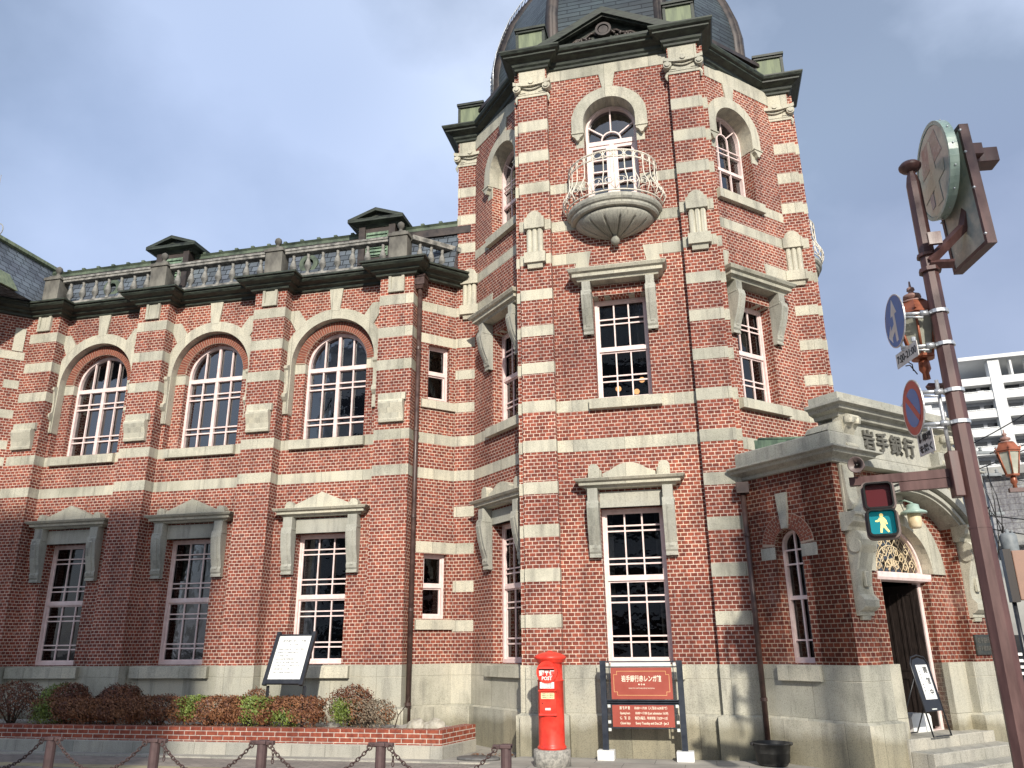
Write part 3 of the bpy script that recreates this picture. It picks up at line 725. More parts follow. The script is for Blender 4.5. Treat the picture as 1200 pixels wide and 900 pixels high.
def cornice_path():
    pts = [(-16.9, 13.45), (-15.52, 14.83)]
    for c in PIERS[::-1]:
        if c > -15.2: pass
        a, b = c - .42, c + .42
        pts += [(a if c != PIERS[-1] else -15.54, 14.82), (b, 14.82), (b, 15.15)]
        if c != PIERS[0]: pts.append((c + 3.05 - .42, 15.15))
    # unique ordering: wall to pier steps
    out = []
    for p in pts:
        if not out or (abs(out[-1][0] - p[0]) + abs(out[-1][1] - p[1])) > .01: out.append(p)
    return out
def wing_top():
    path = [(-17.0, 13.35), (-15.53, 14.82)]
    cs = PIERS[::-1]
    for i, c in enumerate(cs):
        if i > 0: path += [(c - .42, 15.15), (c - .42, 14.82)]
        path += [(c + .42, 14.82), (c + .42, 15.15)]
    path += [(-5.46, 15.15), (-4.92, 15.69), (-4.80, 15.81)]
    m = MB()
    m.sweep(path, [(-.02, 9.50), (.05, 9.52), (.06, 9.57), (.14, 9.60), (.16, 9.64), (.27, 9.68), (.30, 9.72), (.30, 9.755), (.345, 9.76), (.345, 9.80), (0, 9.84), (-.5, 9.85)])
    build('cornice', m, 'dark_copper', B)
    # balustrade
    yb = 14.98
    m = MB()
    for i in range(3):
        a = PIERS[i + 1] + .24; b = PIERS[i] - .24
        m.xyz(a, b, yb - .09, yb + .09, 9.83, 9.9); m.xyz(a, b, yb - .10, yb + .10, 10.44, 10.50); m.xyz(a, b, yb - .12, yb + .12, 10.502, 10.56)
    p0 = (-5.76, 15.0); p1 = (-4.86, 15.90); D = Fr(p0[0], p0[1], 1, 1)
    m.box(D, 0, 1.27, -.09, .09, 9.83, 9.9); m.box(D, 0, 1.27, -.10, .10, 10.44, 10.56)
    m.xyz(-18, PIERS[3] - .3, 14.9, 15.1, 9.84, 9.9) if False else None
    bal = build('balustrade', m, 'baluster_stone', B, bevel=.008)
    prof = [(.045, 0), (.055, .02), (.055, .04), (.035, .06), (.035, .11), (.075, .17), (.08, .22), (.062, .30), (.034, .40), (.032, .43), (.045, .445), (.03, .46), (.04, .50), (.05, .53), (.05, .54)]
    mb = MB(); mb.lathe((0, 0, 0), prof, 10)
    b0 = None
    def put(x, y):
        nonlocal b0
        if b0 is None:
            b0 = build('baluster', mb, 'baluster_stone', bal)
            b0.location = Vector((x, y, 9.9)) - WLOC[bal.name]
        else:
            c = b0.copy(); COL.objects.link(c); c.parent = bal; c.location = Vector((x, y, 9.9)) - WLOC[bal.name]
    for i in range(3):
        a = PIERS[i + 1] + .24; b = PIERS[i] - .24
        for k in range(7): put(a + (b - a) * (k + .5) / 7, yb)
    for k in range(4):
        q = D.P(.22 + .28 * k, 0, 0); put(q[0], q[1])
    for c in PIERS:
        m = MB(); m.xyz(c - .215, c + .215, yb - .18, yb + .14, 9.835, 10.5); m.xyz(c - .245, c + .245, yb - .21, yb + .17, 10.5, 10.58)
        m.xyz(c - .16, c + .16, yb - .15, yb + .09, 10.58, 10.64)
        m.lathe((c, yb - .03, 10.64), [(.1, 0), (.06, .03), (.035, .09), (.05, .11), (.075, .15), (.085, .2), (.07, .25), (.02, .29), (0, .30)], 14)
        build('balustrade_pedestal', m, 'pedestal_stone', B, bevel=.008)
    # mansard roof behind
    m = MB()
    zt, yt = 11.24, 15.95
    m.side(Fr(0, 0), [(-15.42, 9.80), (-yt, zt), (-19.5, zt + .12), (-19.5, 9.8)], -16.3, -4.9)
    build('slate_roof', m, 'slate', B)
    m = MB(); m.side(Fr(0, 0), [(-15.84, zt - .07), (-15.84, zt + .0), (-15.80, zt + .05), (-16.05, zt + .06), (-16.05, zt - .02)], -16.3, -4.6)
    for i in range(26): m.xyz(-16.2 + i * .45, -16.12 + i * .45, 15.82, 15.93, zt + .04, zt + .11)
    build('roof_edge_flashing', m, 'edge_copper', B)
    m = MB(); m.side(Fr(0, 0), [(-15.86, zt - .30), (-15.78, zt - .3), (-15.80, zt - .10), (-15.95, zt - .10)], -16.3, -4.6)
    build('roof_fascia', m, 'brown_copper', B)
    # dormers
    for xc in (-12.38, -6.86):
        m = MB(); yf = 15.62
        m.xyz(xc - .45, xc + .45, yf, yf + 1.2, 10.2, 11.30)
        for s in (-1, 1): m.xyz(xc + s * .38 - .08, xc + s * .38 + .08, yf - .05, yf, 10.2, 11.30)
        o = build('dormer', m, 'brown_copper', B)
        m = MB(); m.xyz(xc - .28, xc + .28, yf - .02, yf + .02, 10.5, 11.15)
        for k in range(7): m.side(Fr(0, 0), [(-(yf - .02), 10.53 + k * .09), (-(yf - .055), 10.53 + k * .09), (-(yf - .02), 10.60 + k * .09)], xc - .26, xc + .26)
        build('louvre_panel', m, 'green_copper', o)
        m = MB(); f = Fr(xc, yf)
        m.sweep([(xc - .50, yf + 1.2), (xc - .50, yf), (xc + .50, yf), (xc + .50, yf + 1.2)], [(-.3, 11.28), (.02, 11.28), (.08, 11.34), (.20, 11.38), (.20, 11.43), (-.3, 11.45)])
        m.ext(f, [(-.70, 11.435), (.70, 11.435), (.70, 11.47), (0, 11.72), (-.70, 11.47)], [[(-.50, 11.46), (.50, 11.46), (0, 11.64)]], -1.2, .2)
        m.ext(f, [(-.50, 11.46), (.50, 11.46), (0, 11.64)], [], -.3, .08)
        build('dormer_pediment', m, 'dark_copper', o)
    # round copper vents on the mansard
    for xc in (-14.1, -8.62):
        m = MB(); f = Fr(xc, 15.75)
        m.ext(f, arc(0, 10.55, .24, 0, 360, 20)[:-1], [arc(0, 10.55, .13, 0, 360, 20)[:-1]], -.1, .12)
        build('roof_vent', m, 'edge_copper', B)
def left_pavilion():
    LP = Fr(-15.52, 14.83, 1, 1)
    m = MB(); m.box(LP, -2.2, .2, -.6, 0, 1.43, 9.6); o = build('pavilion_wall', m, 'brick', B)
    m = MB(); m.sweep([LP.P(-2.2, 0, 0)[:2], LP.P(0.0, 0, 0)[:2]], [(0, 0), (.10, 0), (.10, .66), (.03, .69), (.03, 1.43), (-.3, 1.432)]); build('granite_base', m, 'granite_block', o)
    for z in (5.06, 5.815, 6.2, 6.95, 7.68, 8.4):
        m = MB(); m.box(LP, -2.2 if z in (5.06, 5.815) or z > 8 else -.34, -.02, -.05, .006, z, z + .2); build('stone_band', m, 'granite', o)
    m = MB(); m.box(LP, -.30, -.08, -.05, .02, 8.62, 9.2); build('quoin_stone', m, 'granite', o)
    # mansard of the pavilion, its edge runs back from the street
    m = MB(); x = -16.35
    m.side(Fr(x, 14.2, 0, 1), [(-.0, 11.50), (1.05, 9.82), (-3, 9.82), (-3, 11.6)], -3.2, 3.2)
    build('slate_roof', m, 'slate', B)
    m = MB(); m.side(Fr(x, 14.2, 0, 1), [(-.12, 11.50), (.05, 11.42), (.12, 11.46), (.10, 11.56), (-.12, 11.62)], -3.2, 2.6)
    m.side(Fr(x, 14.2, 0, 1), [(1.0, 9.86), (1.12, 9.84), (1.0, 10.02), (.78, 10.32), (.74, 10.3)], -3.2, -.2)
    build('roof_edge_flashing', m, 'moss_copper', B)
new_mat('mortar', (.40, .31, .24), .9)
mat_noisy('arch_brick', (.14, .036, .022), (.27, .08, .045), 17, .8)
wing(); wing_top(); left_pavilion()

def pipe_wall():
    m = MB(); L_ = 1.06
    ho = [rect(.30, .82, 6.79, 8.05), rect(.30, .82, 2.27, 3.53)]
    m.ext(DW, rect(0, L_, 1.43, 9.6), ho, -.3, 0)
    dwall = build('diagonal_wall', m, 'brick', B)
    for z in (5.06, 5.815, 8.065, 8.82): m = MB(); m.box(DW, 0, L_, -.03, .005, z, z + .22); build('stone_band', m, 'granite', dwall)
    m = MB(); m.box(DW, .12, L_, -.03, .01, 3.545, 3.77); build('stone_band', m, 'granite', dwall)
    for z0, z1 in ((6.79, 8.05), (2.27, 3.53)):
        sash_window(DW, .56, z0, z1, .26, -.12, ncol=1, pu=(1,), pl=(1,))
        stone_sill(DW, .14, L_, z0 - .21, z0 + .004, -.1, .06)
    # rain pipe
    px, py = -5.52, 15.02
    m = MB(); m.tube([(px, py, .35), (px, py, 9.25)], .05, 12)
    m.prism((px, py), .1, 4, 9.22, 9.3, PI / 4, .15); m.xyz(px - .13, px + .13, py - .12, py + .14, 9.3, 9.48); m.xyz(px - .15, px + .15, py - .14, py + .14, 9.48, 9.53)
    for z in (.7, 2.4, 4.2, 6.0, 7.8): m.prism((px, py), .062, 12, z, z + .06)
    build('rain_pipe', m, 'pipe_paint', B)
pipe_wall()

# ---- tower
TP = {'a': (CX - 1.875, CX - 1.265, 13.70, 14.3), 'b': (CX + 1.265, CX + 1.875, 13.70, 14.3),
      'c': (CX - 3.83, CX - 3.19, 15.80, 16.5), 'd': (CX + 3.19, CX + 3.83, 15.80, 16.5)}
def tower_walls():
    H0, H1 = 1.43, 13.46
    # front face: balcony door, two windows
    m = MB()
    m.ext(TF, rect(-1.45, 1.45, H0, H1), [arched(-.54, .54, 9.85, 12.0, n=24), rect(-.5, .5, 6.03, 8.08), rect(-.54, .54, 1.44, 4.02)], -.45, 0)
    for fr in (TL, TR):
        m.ext(fr, rect(-1.45, 1.45, H0, H1), [arched(-.54, .54, 10.42, 12.0, n=24), rect(-.5, .5, 6.03, 8.08)] + ([rect(-.54, .54, 1.44, 4.02)] if fr is TL else []), -.45, 0)
    m.ext(TS, rect(-1.45, 1.45, H0, H1), [arched(-.54, .54, 9.85, 12.0, n=20)], -.3, 0)
    # hidden back faces of the octagon
    vs = []
    R = 3.5 / math.cos(PI / 8)
    ring = [(CX + R * math.cos(PI / 8 + k * PI / 4), 17.35 + R * math.sin(PI / 8 + k * PI / 4)) for k in range(0, 5)]
    b = len(ring); vv = [(x, y, 1.4) for x, y in ring] + [(x, y, H1) for x, y in ring]
    m.add(vv, [(i, i + 1, i + 1 + b, i + b) for i in range(b - 1)])
    TWO = build('tower_wall', m, 'brick', B)
    # bands on the faces
    q = .005
    def band(fr, u0, u1, z0, z1, w=q):
        k = MB(); k.box(fr, u0, u1, -.03, w, z0, z1); build('stone_band', k, 'granite', TWO)
    for fr in (TF, TL, TR, TS):
        band(fr, -1.3, 1.3, 5.06, 5.28)
        e = .62
        for s in (-1, 1):
            a, b_ = sorted((s * e, s * 1.3)); band(fr, a, b_, 5.815, 6.03)
            # flared stones over the middle window
            pl = [(s * .58, 8.60), (s * .84, 8.60), (s * .80, 8.82), (s * 1.3, 8.82), (s * 1.3, 9.05), (s * .50, 9.05)]
            m = MB(); m.ext(fr, pl if s > 0 else pl[::-1], [], -.03, .01); build('flared_stone', m, 'granite', TWO)
        if fr in (TF, TS):
            for s in (-1, 1):
                for z in (9.565, 10.42):
                    a, b_ = sorted((s * .55, s * 1.3)); band(fr, a, b_, z, z + .22)
        else:
            band(fr, -1.3, 1.3, 9.565, 9.785)
            for s in (-1, 1):
                a, b_ = sorted((s * .6, s * 1.3)); band(fr, a, b_, 10.20, 10.42)
        band(fr, -1.3, 1.3, 13.16, 13.5, .012)
        m = MB(); m.ext(fr, [(-.10, 12.76), (.10, 12.76), (.17, 13.158), (-.17, 13.158)], [], -.03, .03); build('keystone', m, 'granite', TWO)
    m = MB()
    base = [(CX - 3.19, 16.4), (CX - 3.19, 15.80)] if False else None
    Lp = [fr.P(u, 0, 0)[:2] for fr, u in ((TL, -1.45), (TL, 1.45), (TF, 1.45), (TR, 1.45), (TS, 1.45))]
    m.sweep(Lp, [(0, 0), (.10, 0), (.10, .66), (.03, .69), (.03, 1.205), (.024, 1.21), (.024, 1.215), (.03, 1.22), (.03, 1.43), (-.3, 1.432)])
    build('granite_base', m, 'granite_block', B)
def tower_piers():
    for k, (x0, x1, yf, yb) in TP.items():
        s = -1 if x1 < CX else 1
        m = MB(); m.xyz(x0, x1, yf, yb + .2, 1.43, 13.44)
        sx0, sx1 = (x0 - .10, x0) if s < 0 else (x1, x1 + .10)
        if k == 'c': sx0, sx1 = x1, x1 + .08
        m.xyz(sx0, sx1, yf + .10, yb + .5, 1.431, 13.44)
        o = build('pier', m, 'brick', B)
        lo = 3 if False else 0
        for z in LV + HT[1:]:
            if k == 'd' and z < 4: continue
            m = MB(); m.xyz(x0 - .004, x1 + .004, yf - .005, yb + .1, z, z + (.215 if z < 10 else .245))
            m.xyz(sx0 - .005, sx1 + .005, yf + .094, yb + .1, z + .001, z + (.214 if z < 10 else .244))
            build('stone_band', m, 'granite', o)
        # dropped triglyph block
        c = (x0 + x1) / 2; f = Fr(c, yf)
        m = MB(); m.ext(f, [(-.16, 9.80), (.16, 9.80)] + arc(0, 9.80, .16, 0, 180, 12), [], -.02, .09)
        m.box(f, -.20, .20, -.02, .13, 9.565, 9.80)
        for u in (-.105, 0, .105): m.lathe(f.P(u, .05, 9.04), [(.052, 0), (.052, .525)], 10, smooth=True)
        m.box(f, -.16, .16, -.02, .055, 9.04, 9.565)
        m.box(f, -.21, .21, -.02, .13, 8.82, 9.04); m.side(f, [(0, 8.72), (.06, 8.72), (.09, 8.82), (0, 8.82)], -.15, .15)
        m.xyz(x0 - .012, x1 + .012, yf - .012, yb, 9.568, 9.79)
        build('triglyph_block', m, 'granite', o, bevel=.008)
        # capital: neck, sagging garland, volutes, abacus, block above
        m = MB(); hw = (x1 - x0) / 2
        m.box(f, -hw - .01, hw + .01, -.25, .02, 12.74, 12.80); m.box(f, -hw + .01, hw - .01, -.25, .03, 12.80, 13.06)
        ol = [(-hw - .09, 13.10)] + [(-hw - .09 + (2 * hw + .18) * i / 14, 13.01 - .05 * math.sin(PI * i / 14) + .0) for i in range(15)] + [(hw + .09, 13.10)] + [(hw + .09 - (2 * hw + .18) * i / 14, 13.09 - .06 * math.sin(PI * i / 14)) for i in range(15)][1:-1]
        m.ext(f, ol, [], -.25, .12)
        gl = [f.P(-hw + .08 + (2 * hw - .16) * i / 12, .055, 12.985 - .075 * math.sin(PI * i / 12)) for i in range(13)]
        m.tube(gl, .022, 6)
        for sg in (-1, 1):
            cu = sg * (hw + .01)
            for (ww, rr) in ((.10, .085), (.125, .055)):
                n = 16; vs = []
                p = arc(cu, 12.93, rr, 0, 360, n)[:-1]
                m.ext(f, p, [], -.05, ww)
            m.tube([f.P(sg * hw, -.02, 12.80), f.P(sg * (hw + .05), -.02, 12.72), f.P(sg * (hw + .03), -.02, 12.62)], [.04, .035, .01], 6)
            m.ext(f, [(sg * .2 - .06, 12.84), (sg * .2 + .06, 12.84), (sg * .2, 12.92)], [], .0, .045)
        m.ext(f, arc(0, 13.045, .055, 0, 360, 12)[:-1], [], .1, .145)
        build('capital', m, 'granite', o, bevel=.004)
        m = MB(); m.box(f, -hw + .02, hw - .02, -.3, .01, 13.10, 13.46)
        for zz in (13.2, 13.28): m.ext(f, arc(0, zz, .012, 0, 360, 6)[:-1], [], .0, .014)
        build('pier_block', m, 'granite', o)
        if k != 'd':
            m = MB(); p = [(x0, yb - .1), (x0, yf), (x1, yf), (x1, yb - .1)]
            m.sweep(p, [(0, 0), (.10, 0), (.10, .66), (.012, .69), (.012, 1.205), (.006, 1.21), (.012, 1.22), (.012, 1.43), (-.25, 1.432)])
            sp = sorted((sx0, sx1)); p = [(sp[0], yb - .1), (sp[0], yf + .1), (sp[1], yf + .1), (sp[1], yb - .1)]
            m.sweep(p, [(0, 0), (.09, 0), (.09, .655), (.02, .685), (.02, 1.43), (-.02, 1.432)])
            build('pier_base', m, 'granite_block', o)
def tower_openings():
    for fr in (TF, TL, TR, TS):
        tall = fr in (TF, TS)
        # stone archivolt with little corbels
        m = MB(); ol = [(.53, 11.72), (.775, 11.72)] + arc(0, 12.0, .775, 0, 180, 28) + [(-.775, 11.72), (-.53, 11.72)] + arc(0, 12.0, .53, 180, 0, 28)
        m.ext(fr, ol, [], -.36, .07)
        o = build('arch_surround', m, 'granite', B, bevel=.008)
        for s in (-1, 1):
            c = MB(); cu = s * .652
            c.ext(fr, [(cu - .12, 11.722), (cu + .12, 11.722), (cu + .11, 11.66), (cu + .055, 11.62), (cu + .02, 11.55), (cu - .02, 11.55), (cu - .055, 11.62), (cu - .11, 11.66)][::-1], [], -.01, .10)
            c.box(fr, cu - .13, cu + .13, -.01, .12, 11.70, 11.735)
            build('corbel', c, 'granite', o, bevel=.006)
            c = MB(); a, b = sorted((s * .535, s * .70)); c.box(fr, a, b, -.03, .004, 11.42, 11.72); build('impost', c, 'granite', o)
        w = -.26; R = .525
        if tall:
            m = MB(); t = .055
            m.ext(fr, arched(-R, R, 9.86, 12.0, n=24), [rect(-R + t, R - t, 9.9, 11.60), arched(-R + t, R - t, 11.70, 12.0, n=24)], w - .1, w)
            m.box(fr, -.045, .045, w - .08, w - .004, 9.9, 11.60)
            for s in (-1, 1):
                a, b = sorted((s * .045, s * (R - t)))
                hs = [rect(a + .07, b - .07, 10.42 + k * .28 + .015, 10.42 + (k + 1) * .28 - .015) for k in range(4)]
                m.ext(fr, rect(a, b, 9.9, 11.60), hs, w - .07, w - .02)
                m.box(fr, a + .09, b - .09, w - .03, w - .012, 10.0, 10.34)
            fan_bars(m, fr, 0, 12.0, R - t, w, 11.71)
            q = build('balcony_door', m, 'frame_paint', B)
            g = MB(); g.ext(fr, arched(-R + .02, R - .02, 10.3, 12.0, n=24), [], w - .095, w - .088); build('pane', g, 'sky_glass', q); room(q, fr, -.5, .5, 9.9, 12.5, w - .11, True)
        else:
            m = MB(); t = .05; zb = 10.43
            m.ext(fr, arched(-R, R, zb, 12.0, n=24), [arched(-R + t, R - t, zb + .06, 12.0, n=24)], w - .1, w)
            m.box(fr, -R + t, R - t, w - .08, w - .012, 11.16, 11.23)
            us = [-.15, .15]
            m.box(fr, -.155 - .012, -.155 + .012, w - .06, w - .022, zb + .06, 11.16); m.box(fr, .155 - .012, .155 + .012, w - .06, w - .022, zb + .06, 11.16)
            for u in (-.155, .155): m.box(fr, u - .012, u + .012, w - .055, w - .02, 11.23, 11.95)
            for z in (11.62, 11.74): m.box(fr, -R + t, R - t, w - .055, w - .024, z - .012, z + .012)
            m.ext(fr, arc(0, 11.95, .17, 0, 180, 12) + arc(0, 11.95, .143, 180, 0, 12), [], w - .055, w - .02)
            for a in (40, 90, 140):
                c, s_ = math.cos(math.radians(a)), math.sin(math.radians(a)); r0, r1 = .165, R - t + .01
                m.ext(fr, [(c * r0 - s_ * .012, 11.95 + s_ * r0 + c * .012), (c * r0 + s_ * .012, 11.95 + s_ * r0 - c * .012), (c * r1 + s_ * .012, 11.98 + s_ * r1 - c * .012), (c * r1 - s_ * .012, 11.98 + s_ * r1 + c * .012)], [], w - .05, w - .022)
            q = build('window', m, 'frame_paint', B)
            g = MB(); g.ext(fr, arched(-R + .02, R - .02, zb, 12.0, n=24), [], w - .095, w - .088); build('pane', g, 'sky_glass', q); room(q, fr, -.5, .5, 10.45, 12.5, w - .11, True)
            stone_sill(fr, -.66, .66, 10.20, 10.432, -.28, .10)
        if fr is TS: continue
        sash_window(fr, 0, 6.03, 8.06, .5, -.22, pu=(.30, .10, .46), pl=(.42, .10, .28), glass='glass', mid=.50)
        stone_sill(fr, -.645, .66, 5.815, 6.035, -.24, .11)
        flat_voussoirs(fr, 0, 8.062, 8.30, .52, -.30, -.03)
        hood(fr, 0, .93, 8.30, 8.54, .40, 7.27, .505, .185, .30, 'none')
        if fr is TR: continue
        sash_window(fr, 0, 1.445, 4.02, .54, -.22, glass='glass', mid=.535)
        stone_sill(fr, -.70, .70, 1.20, 1.437, -.24, .10)
        hood(fr, 0, .955, 4.34, 4.52, .32, 3.16, .545, .20, .26, 'arc', lintel=(4.02, 4.30, .02))
    # paper discs inside the middle window
    for (u, z) in ((-.135, 6.28), (.20, 6.20), (.31, 6.42)):
        m = MB(); m.ext(TF, arc(u, z, .055, 0, 360, 16)[:-1], [], -.297, -.294); build('window_disc', m, 'sticker_orange', B)
def balcony(fr):
    m = MB(); RX, RY = .93, .80; n = 28
    def pt(a, r, z): return fr.P(-math.cos(a) * RX * r, math.sin(a) * RY * r, z)
    prof = [(0, 9.60), (.90, 9.60), (.93, 9.635), (.93, 9.68), (.97, 9.70), (1.0, 9.74), (1.0, 9.80), (.985, 9.82), (0, 9.83)]
    vs = [pt(PI * i / n, r, z) for r, z in prof for i in range(n + 1)]; k = n + 1
    m.add(vs, [(j * k + i, j * k + i + 1, (j + 1) * k + i + 1, (j + 1) * k + i) for j in range(len(prof) - 1) for i in range(n)])
    # shell bowl with carved flutes
    prof = [(.0, 9.23), (.12, 9.235), (.24, 9.255), (.30, 9.268), (.42, 9.30), (.55, 9.345), (.66, 9.40), (.74, 9.455), (.80, 9.52), (.82, 9.56), (.79, 9.60), (0, 9.602)]
    N_ = 132; k = N_ + 1; vs = []
    for r, z in prof:
        for i in range(k):
            a = PI * i / N_; q = ((a / PI * 7 + .5) % 1) - .5; g = math.exp(-(q / .055) ** 2)
            zz = z + (.07 * g if .26 < r < .72 else (.05 * g if .2 < r < .26 else 0)); vs.append(pt(a, r * (1 - .03 * (1 - math.cos(2 * PI * q)) * 0), zz))
    m.add(vs, [(j * k + i, j * k + i + 1, (j + 1) * k + i + 1, (j + 1) * k + i) for j in range(len(prof) - 1) for i in range(N_)], True)
    c = fr.P(0, .14, 9.13); m.lathe((c[0], c[1], c[2] - .09), [(0, 0), (.05, .015), (.085, .06), (.09, .1), (.07, .15), (.04, .18), (.04, .24)], 14)
    o = build('balcony', m, 'grey_granite', B)
    # bellied iron railing
    m = MB()
    def rp(a, z):
        t = (z - 9.84) / .92
        r = .94 + .15 * math.exp(-((t - .20) / .2) ** 2) + .0 * t
        return pt(a, r, z)
    for z, rr in ((9.86, .016), (10.76, .019), (10.62, .013)):
        m.tube([rp(PI * (i + .0) / 40, z) for i in range(41)], rr, 6)
    nb = 14
    for i in range(nb):
        a = PI * (i + .25) / (nb - .5)
        m.tube([rp(a, 9.86 + .90 * j / 12) for j in range(13)], .012, 5)
        if i < nb - 1:
            a2 = a + PI * .5 / (nb - .5); da = PI * .42 / (nb - .5)
            m.tube([rp(a2 + da * math.cos(t), 10.69 + .062 * math.sin(t)) for t in [2 * PI * q / 12 for q in range(12)]], .010, 5, closed=True)
            sg = 1 if i % 2 else -1
            m.tube([rp(a2 + da * .95 * math.cos(t * sg) * (1 - q / 26), 10.05 + .085 * math.sin(t * sg) * (1 - q / 26)) for q, t in [(q, 2 * PI * q / 12) for q in range(14)]], .009, 5)
            m.tube([rp(a2 - sg * da, 9.88), rp(a2 - sg * da * .4, 9.95), rp(a2 + sg * da * .9, 10.0)], .007, 5)
    build('railing', m, 'iron_cream', o)
def tower_top():
    # cornice breaking forward over the piers
    a0, a1, ay, _ = TP['a']; b0, b1, by, _ = TP['b']; c0, c1, cy_, _ = TP['c']; d0, d1, dy, _ = TP['d']
    lp = lambda u: TL.P(u, 0, 0)[:2]
    rp = lambda u: TR.P(u, 0, 0)[:2]
    path = [(CX - 3.5, 19.2), (CX - 3.5, 16.35), (c0, 16.35), (c0, cy_), (c1, cy_), (c1, lp(0)[1] + (lp(0)[0] - c1) + 0)]
    # point on left face line at x: y = 13.85 + (CX-1.45 - x)
    yl = lambda x: 13.85 + (CX - 1.45 - x)
    yr = lambda x: 13.85 + (x - (CX + 1.45))
    path = [(CX - 3.5, 19.2), (CX - 3.5, 16.35), (c0, 16.35), (c0, cy_), (c1, cy_), (c1, max(cy_ + .02, yl(c1)))] if yl(c1) > cy_ + .03 else [(CX - 3.5, 19.2), (CX - 3.5, 16.35), (c0, 16.35), (c0, cy_), (c1, cy_)]
    if yl(c1) <= cy_ + .03:
        x_int = CX - 1.45 - (cy_ - 13.85)
        path[-1] = (max(c1, x_int), cy_)
    path += [(a0, yl(a0)), (a0, ay), (a1, ay), (a1, 13.85), (b0, 13.85), (b0, by), (b1, by), (b1, yr(b1))]
    path += [(d0, dy), (d1, dy), (d1, 16.4), (CX + 3.5, 16.4), (CX + 3.5, 19.2)]
    m = MB()
    m.sweep(path, [(-.03, 13.40), (.05, 13.43), (.06, 13.47), (.10, 13.50), (.12, 13.56), (.22, 13.60), (.26, 13.62), (.26, 13.66), (.31, 13.68), (.34, 13.73), (.34, 13.76), (-.1, 13.80), (-.6, 13.80)])
    build('tower_cornice', m, 'dark_copper', B)
    m = MB(); R = 3.45 / math.cos(PI / 8); pts = [(CX + R * math.cos(PI / 8 + k * PI / 4), 17.35 + R * math.sin(PI / 8 + k * PI / 4)) for k in range(8)]
    m.add([(x, y, 13.78) for x, y in pts] + [(x, y, 13.6) for x, y in pts], [tuple(range(8)), tuple(range(8, 16))]); build('tower_roof_deck', m, 'dark_copper', B)
    # pediment over the front
    m = MB(); f = Fr(CX, 13.85); zb = 13.76; zp = 14.62; hw = 1.62
    tri = [(-hw, zb), (hw, zb), (hw, zb + .03), (0, zp), (-hw, zb + .03)]
    inn = [(-hw + .34, zb + .03), (hw - .34, zb + .03), (0, zp - .16)]
    m.ext(f, tri, [inn], -1.6, .34)
    m.ext(f, [(-hw + .20, zb + .04), (hw - .2, zb + .04), (0, zp - .10)], [[(-hw + .42, zb + .05), (hw - .42, zb + .05), (0, zp - .21)]], .2, .28)
    m.ext(f, inn, [], -.2, .10)
    o = build('pediment', m, 'dark_copper', B)
    m = MB(); m.ext(f, arc(0, 14.13, .17, 0, 360, 20)[:-1], [arc(0, 14.13, .12, 0, 360, 20)[:-1]], .05, .23); m.ext(f, arc(0, 14.13, .10, 0, 360, 20)[:-1], [], .05, .21)
    random.seed(3)
    for s in (-1, 1):
        for k in range(26):
            t = random.random(); u = s * (.16 + .62 * t); z = 13.90 + (1 - t) * .22 * random.random()
            m.lathe(f.P(u, .14, z), [(0, -.04), (.045, 0), (0, .045)], 6)
        m.tube([f.P(s * (.18 + .1 * i), .14, 14.12 - .035 * i + .03 * math.sin(i * 2.)) for i in range(8)], .03, 6)
    build('carved_wreath', m, 'brown_copper', o)
    # pedestals and low parapet
    for k, (x0, x1, yf, yb) in TP.items():
        m = MB(); c = (x0 + x1) / 2; m.xyz(c - .27, c + .27, yf - .08, yf + .5, 13.79, 14.36); 
        o = build('parapet_pedestal', m, 'moss_copper', B)
        m = MB(); m.xyz(c - .31, c + .31, yf - .12, yf + .54, 14.36, 14.41); m.xyz(c - .34, c + .34, yf - .15, yf + .57, 14.41, 14.47)
        for s in (-1, 1): m.xyz(c + s * .29 - .03, c + s * .29 + .03, yf - .10, yf + .3, 13.79, 14.36)
        build('pedestal_cap', m, 'dark_copper', o)
    for fr in (TL, TR, TS):
        m = MB(); m.box(fr, -1.2, 1.2, -.22, -.02, 13.79, 13.87); m.box(fr, -1.2, 1.2, -.24, .0, 14.18, 14.28)
        for i in range(7): m.box(fr, -1.05 + i * .35 - .05, -1.05 + i * .35 + .05, -.18, -.06, 13.87, 14.18)
        m.box(fr, -1.2, 1.2, -.221, -.5, 13.79, 14.1); build('parapet', m, 'brown_copper', B)
    # dome
    prof = [(3.22, 13.79), (3.22, 14.8), (3.22, 15.4), (3.14, 15.95), (2.99, 16.5), (2.78, 17.1), (2.46, 17.7), (2.03, 18.3), (1.46, 18.85), (.98, 19.2), (.6, 19.42), (.35, 19.55)]
    m = MB(); vs = []; a0 = PI / 8
    for r, z in prof:
        for k in range(8): vs.append((CX + r * math.cos(a0 + k * PI / 4), 17.35 + r * math.sin(a0 + k * PI / 4), z))
    m.add(vs, [(j * 8 + i, j * 8 + (i + 1) % 8, (j + 1) * 8 + (i + 1) % 8, (j + 1) * 8 + i) for j in range(len(prof) - 1) for i in range(8)])
    o = build('dome', m, 'dome_slate', B)
    for k in range(8):
        m = MB(); a = a0 + k * PI / 4; c, s = math.cos(a), math.sin(a)
        for (dw, rr, mt) in ((.15, .05, 0), (.09, .10, 0)):
            vs = []
            for r, z in prof:
                for d, e in ((-dw, -.06), (-dw * .8, rr), (dw * .8, rr), (dw, -.06)):
                    vs.append((CX + c * (r + e) - s * d, 17.35 + s * (r + e) + c * d, z))
            m.add(vs, [(j * 4 + i, j * 4 + i + 1, (j + 1) * 4 + i + 1, (j + 1) * 4 + i) for j in range(len(prof) - 1) for i in range(3)], True)
        build('dome_rib', m, 'brown_copper', o)
    m = MB(); m.lathe((CX, 17.35, 19.5), [(.55, 0), (.6, .1), (.5, .2), (.35, .3), (.35, .9), (.5, 1.0), (.3, 1.3), (.1, 1.6), (.06, 2.2), (0, 2.4)], 16); build('dome_finial', m, 'green_copper', o)
